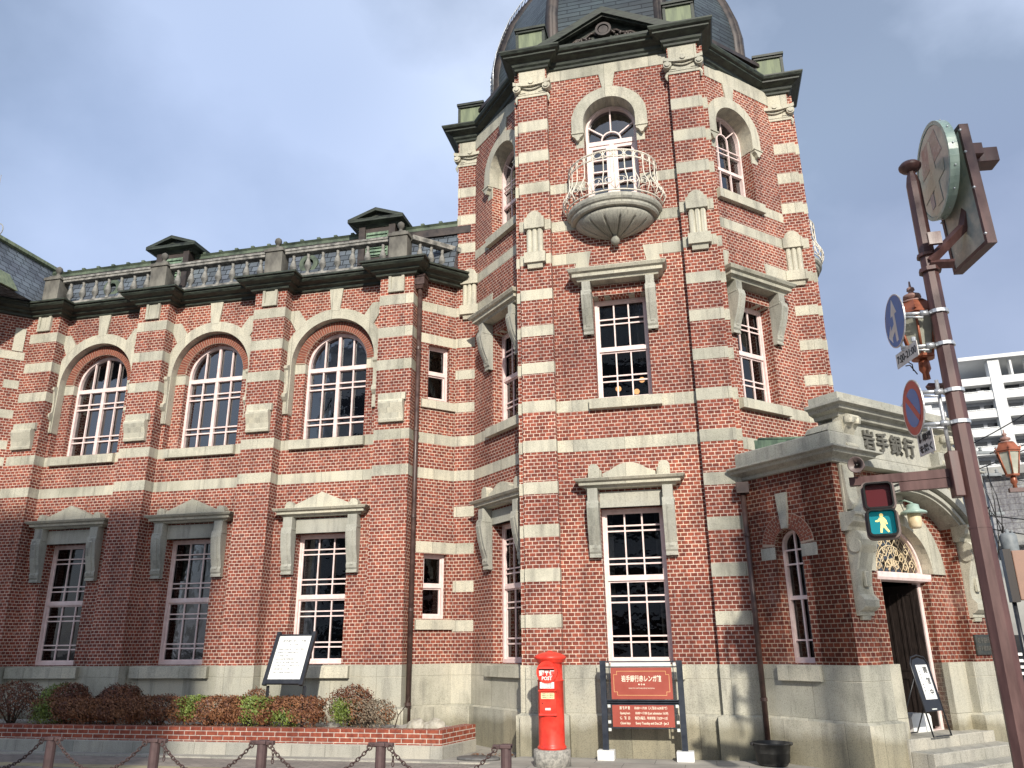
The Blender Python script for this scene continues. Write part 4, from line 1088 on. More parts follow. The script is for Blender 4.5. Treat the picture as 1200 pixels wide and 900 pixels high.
    # thin ladder up the left of the dome
    m = MB(); a = a0 + 4.5 * PI / 4 - .35; 
    for off in (-.16, .16):
        pts = []
        for r, z in prof[1:9]:
            rr = r * 1.0 + .12
            pts.append((CX + rr * math.cos(a) - math.sin(a) * off, 17.35 + rr * math.sin(a) + math.cos(a) * off, z))
        m.tube(pts, .014, 5)
    for j in range(34):
        t = j / 33 * 7; i = min(6, int(t)); q = t - i; r0, z0 = prof[1 + i]; r1, z1 = prof[2 + i]; rr = r0 + (r1 - r0) * q + .12; z = z0 + (z1 - z0) * q
        m.tube([(CX + rr * math.cos(a) - math.sin(a) * o_, 17.35 + rr * math.sin(a) + math.cos(a) * o_, z) for o_ in (-.16, .16)], .010, 4)
    build('dome_ladder', m, 'galvanised', o)
tower_walls(); tower_piers(); tower_openings(); balcony(TF); balcony(TS); tower_top()

# ---- porch
PL = Fr(.85, 13.75, 1, -1)              # left flank, u 0..1.70
PF = Fr(2.05, 12.55, 1, 1)              # front, u 0..3.45
PC_ = 1.72
def porch():
    m = MB()
    m.ext(PL, rect(-.2, 1.69, 1.43, 4.40), [arched(.47, .97, 1.45, 3.2, n=16)], -.35, 0)
    ho = [[(1.12, .4), (2.32, .4), (2.32, 2.78)] + arc(PC_, 2.78, .62, 0, 180, 18)[1:-1] + [(1.12 - .02, 2.78), (1.12, 2.78)][1:]]
    ho = [[(1.10, .4), (2.34, .4)] + arc(PC_, 2.78, .62, 0, 180, 18)]
    c = PF.sub(0, -.20)
    m.ext(PF, [(.5, .42), (2.95, .42), (2.95, 4.5), (.5, 4.5)], [[(1.10, .43), (2.34, .43), (2.34, 2.77)] + arc(PC_, 2.78, .76, 0, 180, 22) + [(1.10, 2.77)]], -.55, -.2)
    for a, b in ((0, .50), (2.95, 3.45)): m.box(PF, a, b, -.6, 0, 1.43, 4.40)
    m.box(PF, 3.1, 3.45, -2.2, -.6, 1.43, 4.4)
    build('porch_wall', m, 'porch_brick', B)
    m = MB()
    pr = [(0, 0), (.12, 0), (.12, .66), (.03, .69), (.03, 1.205), (.024, 1.21), (.024, 1.215), (.03, 1.22), (.03, 1.43), (-.3, 1.432)]
    m.sweep([PL.P(0, 0, 0)[:2], PL.P(1.697, 0, 0)[:2], PF.P(.62, 0, 0)[:2], PF.P(.62, -.35, 0)[:2]], pr)
    m.sweep([PF.P(2.83, -.35, 0)[:2], PF.P(2.83, 0, 0)[:2], PF.P(3.45, 0, 0)[:2], PF.P(3.45, -2, 0)[:2]], pr)
    m.box(PF, .64, 1.10, -.5, -.1, 0, 1.428); m.box(PF, 2.34, 2.8, -.5, -.1, 0, 1.428)
    build('granite_base', m, 'granite_block', B)
    # flank window
    m = MB(); w = -.16; t = .04
    m.ext(PL, arched(.475, .965, 1.45, 3.2, n=18), [arched(.475 + t, .965 - t, 1.53, 3.2, n=18)], w - .08, w)
    m.box(PL, .51, .93, w - .06, w - .01, 2.38, 2.44)
    for a, b in ((.705, .735),): m.box(PL, a, b, w - .05, w - .018, 1.53, 3.42)
    for z in (1.78, 2.92, 3.14): m.box(PL, .51, .93, w - .05, w - .022, z - .012, z + .012)
    o = build('window', m, 'frame_paint', B)
    g = MB(); g.ext(PL, arched(.485, .955, 1.46, 3.2, n=16), [], w - .075, w - .07); build('pane', g, 'glass', o); room(o, PL, .5, .94, 1.5, 3.4, w - .09, False)
    stone_sill(PL, .33, 1.10, 1.20, 1.452, -.18, .10)
    m = MB(); n = 11
    for s in (0, 1):
        for i in range(n):
            a0 = (6 + 74 * i / n) if s == 0 else (100 + 74 * i / n); a1 = a0 + 74 / n * .82
            for r0, r1 in ((.255, .37), (.385, .49)) if i % 2 else ((.255, .31), (.325, .42), (.435, .49)):
                m.ext(PL, arc(.72, 3.2, r0, a0, a1, 1) + arc(.72, 3.2, r1, a1, a0, 1), [], -.05, .006)
    m.cur = 1; m.ext(PL, arc(.72, 3.2, .25, 2, 178, 20) + arc(.72, 3.2, .5, 178, 2, 20), [], -.05, .002)
    o = build('brick_arch', m, ['arch_brick', 'mortar'], B)
    m = MB(); m.ext(PL, [(.66, 3.46), (.78, 3.46), (.83, 4.02), (.61, 4.02)], [], -.03, .04)
    build('keystone', m, 'grey_granite', o, bevel=.006)
    for a, b in ((.18, .47), (.97, 1.26)): m = MB(); m.box(PL, a, b, -.12, .008, 3.0, 3.19); build('impost', m, 'grey_granite', o, bevel=.006)
    # cornice, parapet
    z = 4.34
    cor = [(-.02, z), (.06, z), (.07, z + .05), (.12, z + .07), (.22, z + .10), (.24, z + .14), (.31, z + .16), (.31, z + .19), (0, z + .215), (-.3, z + .22)]
    m = MB(); m.sweep([PL.P(-.12, 0, 0)[:2], PL.P(1.70, 0, 0)[:2], PF.P(.58, 0, 0)[:2], PF.P(.58, -.35, 0)[:2]], cor)
    m.sweep([PF.P(2.87, -.35, 0)[:2], PF.P(2.87, 0, 0)[:2], PF.P(3.45, 0, 0)[:2], PF.P(3.45, -2.2, 0)[:2]], cor)
    m.sweep([PL.P(-.12, -.0, 0)[:2], PL.P(1.70, -.0, 0)[:2], PF.P(.58, -.0, 0)[:2], PF.P(.58, -.5, 0)[:2]], [(-.3, 4.55), (.13, 4.552), (.13, 4.78), (.11, 4.80), (-.35, 4.82)])
    m.sweep([PF.P(2.87, -.5, 0)[:2], PF.P(2.87, 0, 0)[:2], PF.P(3.45, 0, 0)[:2], PF.P(3.45, -2.2, 0)[:2]], [(-.3, 4.55), (.13, 4.552), (.13, 4.78), (.11, 4.80), (-.35, 4.82)])
    build('porch_cornice', m, 'grey_granite', B, bevel=.006)
    m = MB(); m.box(PF, .5, 2.95, -.5, -.03, 4.40, 5.16); m.box(PF, .58, 2.87, -.5, .03, 4.36, 4.46); m.box(PF, .56, 2.89, -.45, .0, 4.46, 4.52)
    m.box(PF, .75, 2.7, -.5, -.02, 4.53, 4.58)
    build('name_frieze', m, 'grey_granite', B, bevel=.006)
    m = MB(); z = 5.08
    at = [(-.02, z), (.08, z), (.10, z + .06), (.20, z + .09), (.22, z + .14), (.30, z + .16), (.30, z + .21), (.22, z + .22), (.18, z + .22), (.18, z + .36), (0, z + .38), (-.3, z + .38)]
    m.sweep([PF.P(.31, -.36, 0)[:2], PF.P(.31, 0, 0)[:2], PF.P(3.14, 0, 0)[:2], PF.P(3.14, -.36, 0)[:2]], at)
    m.box(PF, .36, 3.09, -.36, -.05, 4.8, 5.44)
    build('attic_cornice', m, 'grey_granite', B, bevel=.006)
    for u in (.36, 2.93):
        m = MB(); m.side(PF, [(-.05, 4.56), (.12, 4.56), (.16, 4.6), (.12, 4.68), (.10, 4.8), (.16, 4.9), (.25, 4.98), (.27, 5.04), (.22, 5.09), (-.05, 5.09)], u - .11, u + .16)
        for (du, zz) in ((-.06, 5.0), (.11, 5.0)): m.lathe(PF.P(u + du, .2, zz - .07), [(.0, 0), (.07, .01), (.08, .07), (.07, .13), (0, .14)], 12)
        q = -1 if u < 1 else 1
        pl = [(u - .1 * 1, 4.8), (u - .1, 5.02), (u + q * .22, 4.98), (u + q * .42, 4.9), (u + q * .5, 4.8)]
        m.ext(PF, pl, [], -.3, .12)
        build('attic_scroll', m, 'granite', B, bevel=.008)
    for k, ch in enumerate('岩手銀行'):
        text('carved_character', ch, PF, 1.05 + .36 * k, -.032, 4.79, .34, 'relief_shade', B, depth=.02, squeeze=.92, bold=.006)
    # moulded hood arch
    m = MB(); zc = 2.21
    for r0, r1, w0, w1 in ((1.80, 2.0, -.2, .16), (1.94, 2.08, -.2, .28), (1.84, 1.90, -.2, .21)):
        a = 40.5
        m.ext(PF, arc(PC_, zc, r1, a, 180 - a, 30) + arc(PC_, zc, r0, 180 - a, a, 30), [], w0, w1)
    build('hood_arch', m, 'grey_granite', B, bevel=.006)
    m = MB(); m.ext(PF, [(PC_ - .62, 2.2), (PC_ - 1.0, 2.78)][:0] + arc(PC_, 2.78, 1.10, 0, 180, 28) + arc(PC_, 2.78, .75, 180, 0, 28), [], -.5, -.16)
    m.ext(PF, [(PC_ - .10, 3.54), (PC_ + .10, 3.54), (PC_ + .15, 4.05), (PC_ - .15, 4.05)], [], -.25, -.10)
    build('door_arch', m, 'granite', B, bevel=.006)
    # flanking consoles with capitals
    for u in (.27, 3.17):
        m = MB(); a, b = u - .17, u + .17
        m.box(PF, a + .04, b - .04, 0, .05, 3.55, 4.34)
        m.side(PF, [(0, 3.62), (.13, 3.62), (.16, 3.70), (.12, 3.78), (.10, 3.9), (.08, 4.3), (0, 4.3)], a + .05, b - .05)
        m.side(PF, [(0, 3.30), (.10, 3.30), (.13, 3.36), (.22, 3.42), (.24, 3.50), (.28, 3.52), (.28, 3.56), (0, 3.58)], a - .08, b + .08)
        m.side(PF, [(0, 2.10), (.06, 2.10), (.06, 2.16), (.10, 2.17), (.16, 2.22), (.17, 2.32), (.10, 2.40), (.09, 2.52), (.12, 2.75), (.19, 2.98), (.26, 3.08), (.28, 3.16), (.25, 3.24), (.18, 3.30), (0, 3.30)], a, b)
        m.side(PF, [(0, 2.04), (.04, 2.04), (.05, 2.10), (0, 2.10)], a + .07, b - .07)
        for s in (a - .012, b + .012):
            c = PF.P(s, .15, 3.08); vs = []
            r = .10
            m.side(PF, [(.15 + r * math.cos(t), 3.08 + r * math.sin(t)) for t in [2 * PI * i / 16 for i in range(16)]], s - .014, s + .014)
        m.box(PF, u - .05, u + .05, .10, .155, 2.5, 2.72)
        build('carved_console', m, 'granite', B, bevel=.012)
    # doorway
    m = MB(); t = .07; w = -.34
    m.ext(PF, [(1.10, .45), (2.34, .45), (2.34, 2.74), (PC_ + .74, 2.75)] + arc(PC_, 2.78, .74, 0, 180, 22) + [(PC_ - .74, 2.75), (1.10, 2.74)], [rect(1.10 + t, 2.34 - t, .46, 2.66)] + [arc(PC_, 2.80, .685, 0, 180, 22)], w - .1, w)
    m.side(PF, [(w, 2.64), (w + .14, 2.66), (w + .16, 2.70), (w + .16, 2.77), (w, 2.79)], 1.02, 2.42)
    o = build('door_frame', m, 'frame_paint', B)
    m = MB()
    def lp(u, z): return PF.P(u, w - .04, z)
    R = .685
    for k in range(-6, 13):
        for s in (-1, 1):
            pts = []
            for q in range(40):
                tt = q / 39 * 1.4; u = (PC_ - .9 + k * .16 + tt * .8) if s > 0 else (PC_ + .9 - k * .16 - tt * .8); z = 2.8 + tt
                if math.hypot(u - PC_, z - 2.8) < R - .01 and z < 2.8 + R: pts.append((u, z))
            if len(pts) > 1: m.tube([lp(*pts[0]), lp(*pts[-1])], .006, 4)
    for r in (R - .015, R * .62): m.tube([lp(*p) for p in arc(PC_, 2.8, r, 3, 177, 22)], .009, 5)
    for k in range(7):
        a = 14 + 152 * k / 6
        for rr in (.55, .36, .17):
            if rr < .2 and k in (0, 6): continue
            cu, cz = PC_ + rr * math.cos(math.radians(a)), 2.8 + rr * math.sin(math.radians(a))
            m.tube([lp(cu + (.078 - q * .0038) * math.cos(q * .5 + k), cz + (.078 - q * .0038) * math.sin(q * .5 + k)) for q in range(17)], .008, 5)
    build('fanlight_grille', m, 'cream_metal', o)
    m = MB(); m.ext(PF, arc(PC_, 2.8, .70, 0, 180, 20), [], w - .09, w - .085); build('pane', m, 'sky_glass', o)
    # open doors
    m = MB(); D = Fr(*PF.P(2.27, w - .05, 0)[:2], -PF.n[0] - .28 * PF.t[0], -PF.n[1] - .28 * PF.t[1])
    D = Fr(*PF.P(2.26, w - .02, 0)[:2], -PF.n[0] * .95 - PF.t[0] * .12, -PF.n[1] * .95 - PF.t[1] * .12)
    m.box(D, 0, .56, -.025, .025, .5, 2.62)
    for (a, b, c, d) in ((.08, .26, .6, 1.2), (.31, .49, .6, 1.2), (.08, .26, 1.3, 2.5), (.31, .49, 1.3, 2.5)):
        m.ext(D, rect(a, b, c, d), [rect(a + .03, b - .03, c + .03, d - .03)], -.038, .038)
    build('door_leaf', m, 'door_wood', B)
    D2 = Fr(*PF.P(1.18, w - .02, 0)[:2], -PF.n[0] * .96 + PF.t[0] * .1, -PF.n[1] * .96 + PF.t[1] * .1)
    m = MB(); m.box(D2, 0, .56, -.025, .025, .5, 2.62)
    for (a, b, c, d) in ((.08, .26, .6, 1.2), (.31, .49, .6, 1.2), (.08, .26, 1.3, 2.5), (.31, .49, 1.3, 2.5)):
        m.ext(D2, rect(a, b, c, d), [rect(a + .03, b - .03, c + .03, d - .03)], -.038, .038)
    build('door_leaf', m, 'door_wood', B)
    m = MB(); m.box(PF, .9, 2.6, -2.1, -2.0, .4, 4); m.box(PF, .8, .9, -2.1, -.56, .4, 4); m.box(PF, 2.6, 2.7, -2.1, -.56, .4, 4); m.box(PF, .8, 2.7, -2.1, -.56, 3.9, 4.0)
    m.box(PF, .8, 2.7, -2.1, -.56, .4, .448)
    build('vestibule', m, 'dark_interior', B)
    m = MB(); m.box(PF, .64, 2.81, -.6, .16, 0, .45); build('porch_landing', m, 'kerb_stone', B, bevel=.012)
    m = MB(); m.box(PF, .64, 2.81, .16, .50, 0, .30); m.box(PF, .64, 2.95, .50, .86, 0, .15); build('porch_steps', m, 'kerb_stone', B, bevel=.012)
    # porch roof
    m = MB(); f = PF
    a = PF.P(.1, -.3, 4.78); b = PF.P(3.3, -.3, 4.78); c = PF.P(3.3, -1.5, 5.02); d = PF.P(.1, -1.5, 5.02)
    m.add([a, b, c, d] + [(p[0], p[1], 4.6) for p in (a, b, c, d)], [(0, 1, 2, 3), (4, 5, 1, 0), (5, 6, 2, 1), (6, 7, 3, 2), (7, 4, 0, 3)])
    for i in range(4):
        t = (i + .3) / 4; p0 = Vector(a).lerp(Vector(b), t * .5); p1 = Vector(d).lerp(Vector(c), t * .5); p0.z += .03; p1.z += .03
        m.tube([p0, p1], .035, 6)
    build('porch_roof', m, 'green_copper', B)
    # bracketed porch lamp
    m = MB(); p = PF.P(1.74, .12, 3.44)
    m.lathe((p[0], p[1], p[2] + .23), [(.20, 0), (.19, .03), (.10, .07), (.09, .14), (.04, .16), (0, .17)], 20)
    m.tube([PF.P(1.74, .12, 3.76), PF.P(1.74, .12, 3.84), PF.P(1.74, .0, 3.90), PF.P(1.74, -.18, 3.90)], .014, 6)
    o = build('porch_lamp', m, 'panel_green', B)
    m = MB(); m.lathe((p[0], p[1], p[2]), [(0, 0), (.07, .0), (.09, .03), (.10, .10), (.10, .23)], 18); build('lamp_shade', m, 'cream_metal', o)
    # bronze plaque
    m = MB(); m.box(PF, 2.99, 3.43, 0, .035, 1.53, 1.84); o = build('name_plaque', m, 'bronze', B, bevel=.006)
    text('plaque_text', '岩手銀行', PF, 3.21, .036, 1.745, .095, 'plaque_letter', o, depth=.003, width=.33)
    text('plaque_text', '中ノ橋支店', PF, 3.21, .036, 1.625, .085, 'plaque_letter', o, depth=.003, width=.36)
    # rain pipe in the corner
    px, py = .78, 13.56
    m = MB(); m.tube([(px, py, .34), (px, py, 4.12)], .042, 12); m.xyz(px - .10, px + .10, py - .10, py + .10, 4.10, 4.28)
    for z in (.9, 2.2, 3.4): m.prism((px, py), .054, 12, z, z + .05)
    build('rain_pipe', m, 'pipe_paint', B)
new_mat('relief_shade', (.10, .098, .085), .9)  # same stone as the frieze; dark relief shading put into the colour
new_mat('plaque_letter', (.16, .15, .13), .5, .4)
porch()
def tower_pipe():
    m = MB(); x, y = CX + 1.875 + .03, 0
    p = (CX + 3.12, 15.86)
    m.tube([(p[0], p[1] - .1, 4.9), (p[0], p[1] - .1, 13.5)], .04, 10); build('rain_pipe', m, 'pipe_paint', B)
tower_pipe()

# ------------------------------------------------------------------ planter, shrubs, boulders
def planter():
    t = thing('planter', 'long raised bed edged with red brick on a pale stone footing below the wing windows', 'planter', (-9, 13.9, 0))
    m = MB(); p = [(-17, 13.50), (-4.36, 13.50), (-4.10, 14.62)]
    m.sweep(p, [(.02, 0), (.02, .19), (-.0, .2), (-.24, .2), (-.24, 0)]); build('stone_footing', m, 'kerb_stone', t, bevel=.006)
    m = MB(); m.sweep(p, [(.0, .2), (.0, .435), (-.22, .437), (-.22, .2)]); build('brick_edging', m, 'planter_brick', t)
    m = MB(); pts = [(-17, 13.72), (-4.53, 13.72), (-4.35, 14.58), (-5.5, 15.0), (-17, 15.0)]
    n = len(pts); m.add([(x, y, .40) for x, y in pts] + [(x, y, .1) for x, y in pts], [tuple(range(n)), tuple(range(n, 2 * n))[::-1]] + [(i, (i + 1) % n, (i + 1) % n + n, i + n) for i in range(n)])
    build('gravel_bed', m, 'soil', t)
planter()
def shrub(name, c, r, h, mats, label, green=(), boxy=2.0, n=8500, cat='shrub', group='clipped shrubs in the brick planter'):
    """crown of small leaves over a clipped volume, resting on c"""
    t = thing(name, label, cat, c, group)
    st = MB(); random.seed(hash((round(c[0] * 10), round(c[1] * 10))) % 9999)
    for k in range(9):
        a = random.random() * 6.28; q = random.random() * .5
        st.tube([(c[0] + math.cos(a) * .05, c[1] + math.sin(a) * .05, c[2]), (c[0] + math.cos(a) * r[0] * q, c[1] + math.sin(a) * r[1] * q, c[2] + h * .4), (c[0] + math.cos(a) * r[0] * (q + .3), c[1] + math.sin(a) * r[1] * (q + .3), c[2] + h * .78)], [.016, .011, .005], 5)
    build('stem', st, 'stem', t)
    f = MB(); cz = c[2] + h * .55; rz = h * .5
    ph = [random.random() * 6.28 for _ in range(8)]
    for i in range(n):
        u = random.uniform(-1, 1); a = random.random() * 6.28; s = math.sqrt(1 - u * u)
        d = (s * math.cos(a), s * math.sin(a), u)
        k = (abs(d[0]) ** boxy + abs(d[1]) ** boxy + abs(d[2]) ** boxy) ** (-1 / boxy)
        wob = 1 + .07 * math.sin(3 * a + ph[0]) * s + .04 * math.sin(11 * a + ph[4] + 5 * u) + .05 * math.sin(5 * a + ph[1] + 3 * u) + .05 * math.sin(7 * u + ph[2] + 2 * a)
        depth = 1 - .34 * random.random() ** 2.6
        if u < -.55 and random.random() < .75: continue
        k2 = k * wob * depth * (1 + .05 * random.random() ** 4 * 3)
        x, y, z = c[0] + d[0] * r[0] * k2, c[1] + d[1] * r[1] * k2, cz + d[2] * rz * k2
        sz = random.uniform(.009, .019)
        nx = Vector((d[0] / r[0], d[1] / r[1], d[2] / rz)).normalized() + Vector((random.gauss(0, .55), random.gauss(0, .55), random.gauss(0, .55)))
        nx.normalize(); t1 = nx.cross(Vector((random.random(), random.random(), random.random()))).normalized(); t2 = nx.cross(t1)
        p = Vector((x, y, z))
        mi = 0
        for (gx, gz, gr) in green:
            if (x - c[0] - gx) ** 2 + (z - c[2] - gz) ** 2 < (gr * random.uniform(.6, 1.15)) ** 2: mi = 1
        if mi == 0 and len(mats) > 2 and random.random() < .25 + .25 * math.sin(x * 9 + ph[3]): mi = 2
        f.cur = mi
        f.add([p - t1 * sz * 1.6, p - t2 * sz * .7, p + t1 * sz * 1.6, p + t2 * sz * .7], [(0, 1, 2, 3)])
    build('foliage', f, mats, t)
    return t
A, G, RU, GR = 'leaf_red', 'leaf_green', 'leaf_rust', 'leaf_grey'
shrub('clipped_shrub', (-13.35, 14.05, .4), (.52, .5), 0.72, [A, G, RU], 'round dark red brown shrub at the left edge of the planter', n=4500)
shrub('clipped_shrub', (-12.45, 14.35, .4), (.50, .38), 0.68, [A, G, RU], 'round red brown shrub with a green left half, behind the low hedge', green=((-.3, .62, .28), (-.38, .4, .2)))
shrub('clipped_shrub', (-11.25, 14.40, .4), (.46, .38), 0.64, [A, G, RU], 'round dark shrub standing behind the middle of the shaded low hedge')
shrub('clipped_shrub', (-11.95, 13.92, .4), (.62, .29), 0.44, [RU, G, A], 'low boxy shrub with green at its foot, left end of the shaded hedge', green=((-.42, .2, .25), (-.3, .05, .2)), boxy=5)
shrub('clipped_shrub', (-10.98, 13.92, .4), (.60, .29), 0.43, [RU, G, A], 'low boxy brown shrub in the middle of the shaded hedge', boxy=5)
shrub('clipped_shrub', (-10.0, 13.92, .4), (.62, .29), 0.48, [RU, G, A], 'low boxy brown shrub flaring upwards at the right end of the shaded hedge', boxy=4.5)
shrub('clipped_shrub', (-8.95, 13.92, .4), (.52, .28), 0.48, [RU, G, A], 'low sunlit rust shrub with a yellow green left side', green=((-.36, .40, .28), (-.2, .54, .14)), boxy=5)
shrub('clipped_shrub', (-8.12, 13.92, .4), (.54, .28), 0.47, [RU, G, A], 'low sunlit rust shrub topped with bright green shoots, in front of the notice board', green=((.22, .55, .34), (.1, .05, .2)), boxy=5.5)
shrub('clipped_shrub', (-7.28, 13.92, .4), (.54, .28), 0.47, [RU, G, A], 'low sunlit rust shrub under the right leg of the notice board', green=((-.1, .04, .3),), boxy=6)
shrub('clipped_shrub', (-8.33, 14.45, .4), (.30, .26), 0.60, [RU, G, A], 'small round shrub peeping over the hedge left of the notice board', n=1800)
shrub('clipped_shrub', (-6.36, 14.38, .4), (.40, .34), 0.64, [A, G, RU], 'round dark red shrub behind the last shrub on the right', green=((-.15, .32, .2),), n=4200)
shrub('clipped_shrub', (-5.92, 13.95, .4), (.50, .26), 0.44, [GR, G, RU], 'sparse grey brown shrub with green on its left, right end of the planter', green=((-.42, .25, .24),), boxy=3, n=3400)
def twigs():
    t = thing('dry_twig', 'bare dry twig sticking up beside the last shrub on the right', 'plant', (-5.3, 13.95, .4))
    m = MB(); m.tube([(-5.36, 13.95, .4), (-5.30, 13.95, .62), (-5.16, 13.95, .78), (-5.10, 13.95, .92)], [.012, .01, .008, .004], 5); m.tube([(-5.30, 13.95, .6), (-5.36, 13.97, .78)], [.008, .004], 5)
    build('branch', m, 'stem', t)
twigs()
def boulder(c, r, label):
    bm = bmesh.new(); bmesh.ops.create_icosphere(bm, subdivisions=2, radius=1)
    random.seed(int(c[0] * 100)); ph = [random.random() * 6 for _ in range(6)]
    for v in bm.verts:
        k = 1 + .12 * math.sin(3 * v.co.x + ph[0]) + .1 * math.sin(4 * v.co.y + ph[1]) + .1 * math.sin(5 * v.co.z + ph[2]) + random.uniform(-.10, .10)
        v.co = Vector((v.co.x * r[0] * k, v.co.y * r[1] * k, max(-.3, v.co.z) * r[2] * k))
    me = bpy.data.meshes.new('garden_stone'); bm.to_mesh(me); bm.free(); me.materials.append(MAT['stone_rough'])
    o = bpy.data.objects.new('garden_stone', me); COL.objects.link(o); o.location = c; WLOC[o.name] = Vector(c)
    tag(o, label, 'stone', 'pale stones on the gravel bed')
boulder((-5.0, 14.05, .42), (.17, .14, .15), 'pale rounded stone on the gravel, left of the two together')
boulder((-4.70, 14.05, .42), (.20, .14, .15), 'pale broken stone on the gravel, right of the two together')
boulder((-10.65, 13.80, .42), (.12, .08, .12), 'small grey stone peeping from under the shaded hedge')
def drain():
    m = MB(); m.lathe((-3.75, 13.55, .0), [(.36, .0), (.36, .03), (.33, .045), (0, .045)], 32, sy=.55); tag(build('drain_cover', m, 'manhole'), 'low round drain cover set in the paving beside the planter end', 'drain cover')
    m = MB(); random.seed(5)
    for k in range(90):
        x = random.uniform(-4.0, -3.15); y = 14.15 - abs(random.gauss(0, .16)) + (x + 3.6) * .0; s = random.uniform(.02, .04); a = random.random() * 6
        p = Vector((x, y, .008 + random.random() * .02)); d = Vector((math.cos(a), math.sin(a), random.uniform(-.3, .3))) * s; e = Vector((-math.sin(a), math.cos(a), random.uniform(-.3, .3))) * s * .6
        m.add([p - d, p - e, p + d, p + e], [(0, 1, 2, 3)])
    o = build('fallen_leaves', m, 'leaf_rust'); o['kind'] = 'stuff'
drain()

# ------------------------------------------------------------------ notice board in the planter
def notice_board():
    t = thing('notice_board', 'slanted white text panel in a black two-legged frame behind the hedge', 'notice board', (-7.45, 14.0, .4))
    f = Fr(-7.44, 14.0)
    xl, xr = -.36, .36
    m = MB()
    for u in (xl, xr): m.tube([f.P(u - .0, .10, .40), f.P(u, .10, 1.10)], .032, 4, smooth=False)
    build('leg', m, 'black_paint', t)
    # leaning frame, bottom nearer the viewer
    b = Vector(f.P(0, .22, 1.16)); tp = Vector(f.P(0, -.16, 1.98)); up = (tp - b).normalized(); L_ = (tp - b).length
    nrm = up.cross(Vector((1, 0, 0))); nrm = nrm if nrm.y < 0 else -nrm
    def Q(u, v, w): return b + Vector((1, 0, 0)) * u + up * v + nrm * w
    def slab(m, u0, u1, v0, v1, w0, w1):
        m.add([Q(u0, v0, w1), Q(u1, v0, w1), Q(u1, v0, w0), Q(u0, v0, w0), Q(u0, v1, w1), Q(u1, v1, w1), Q(u1, v1, w0), Q(u0, v1, w0)], [(0, 1, 5, 4), (1, 2, 6, 5), (2, 3, 7, 6), (3, 0, 4, 7), (4, 5, 6, 7), (3, 2, 1, 0)])
    m = MB()
    for u in (xl, xr): slab(m, u - .035, u + .035, -.05, L_ + .05, -.03, .03)
    slab(m, xl, xr, -.03, .05, -.025, .025); slab(m, xl, xr, L_ - .03, L_, -.02, .02); slab(m, xl, xr, .05, L_ - .03, -.02, -.01)
    build('board_frame', m, 'black_paint', t)
    m = MB(); slab(m, xl + .035, xr - .035, .05, L_ - .03, -.01, .008); pn = build('text_panel', m, 'white_paint', t)
    # printed lines
    random.seed(11)
    M = Matrix((Vector((1, 0, 0)), -nrm, up)).transposed().to_4x4(); M.translation = b + nrm * .009
    g = Fr(0, 0)
    text('panel_heading', '岩手銀行赤レンガ館', g, 0, 0, L_ - .13, .055, 'ink', pn, width=.46, depth=.0006, xf=M)
    text('panel_heading', '赤レンガ館', g, 0, 0, L_ - .20, .035, 'ink', pn, depth=.0006, xf=M)
    lines = ['明治四十四年に竣工した銀行の建物で、', '赤煉瓦に白い花崗岩の帯をめぐらせ、', '角の塔屋には緑のドームをのせる。', '設計は辰野葛西建築事務所による。', '平成六年に国の重要文化財に指定。', '長く銀行の本店として使われたのち、', '保存修理を終えて公開されている。', '内部には営業室や応接室が残る。']
    for k, s in enumerate(lines): text('panel_line', s, g, -.27, 0, L_ - .29 - k * .062, .032, 'ink', pn, depth=.0005, align='LEFT', squeeze=.98, xf=M)
notice_board()

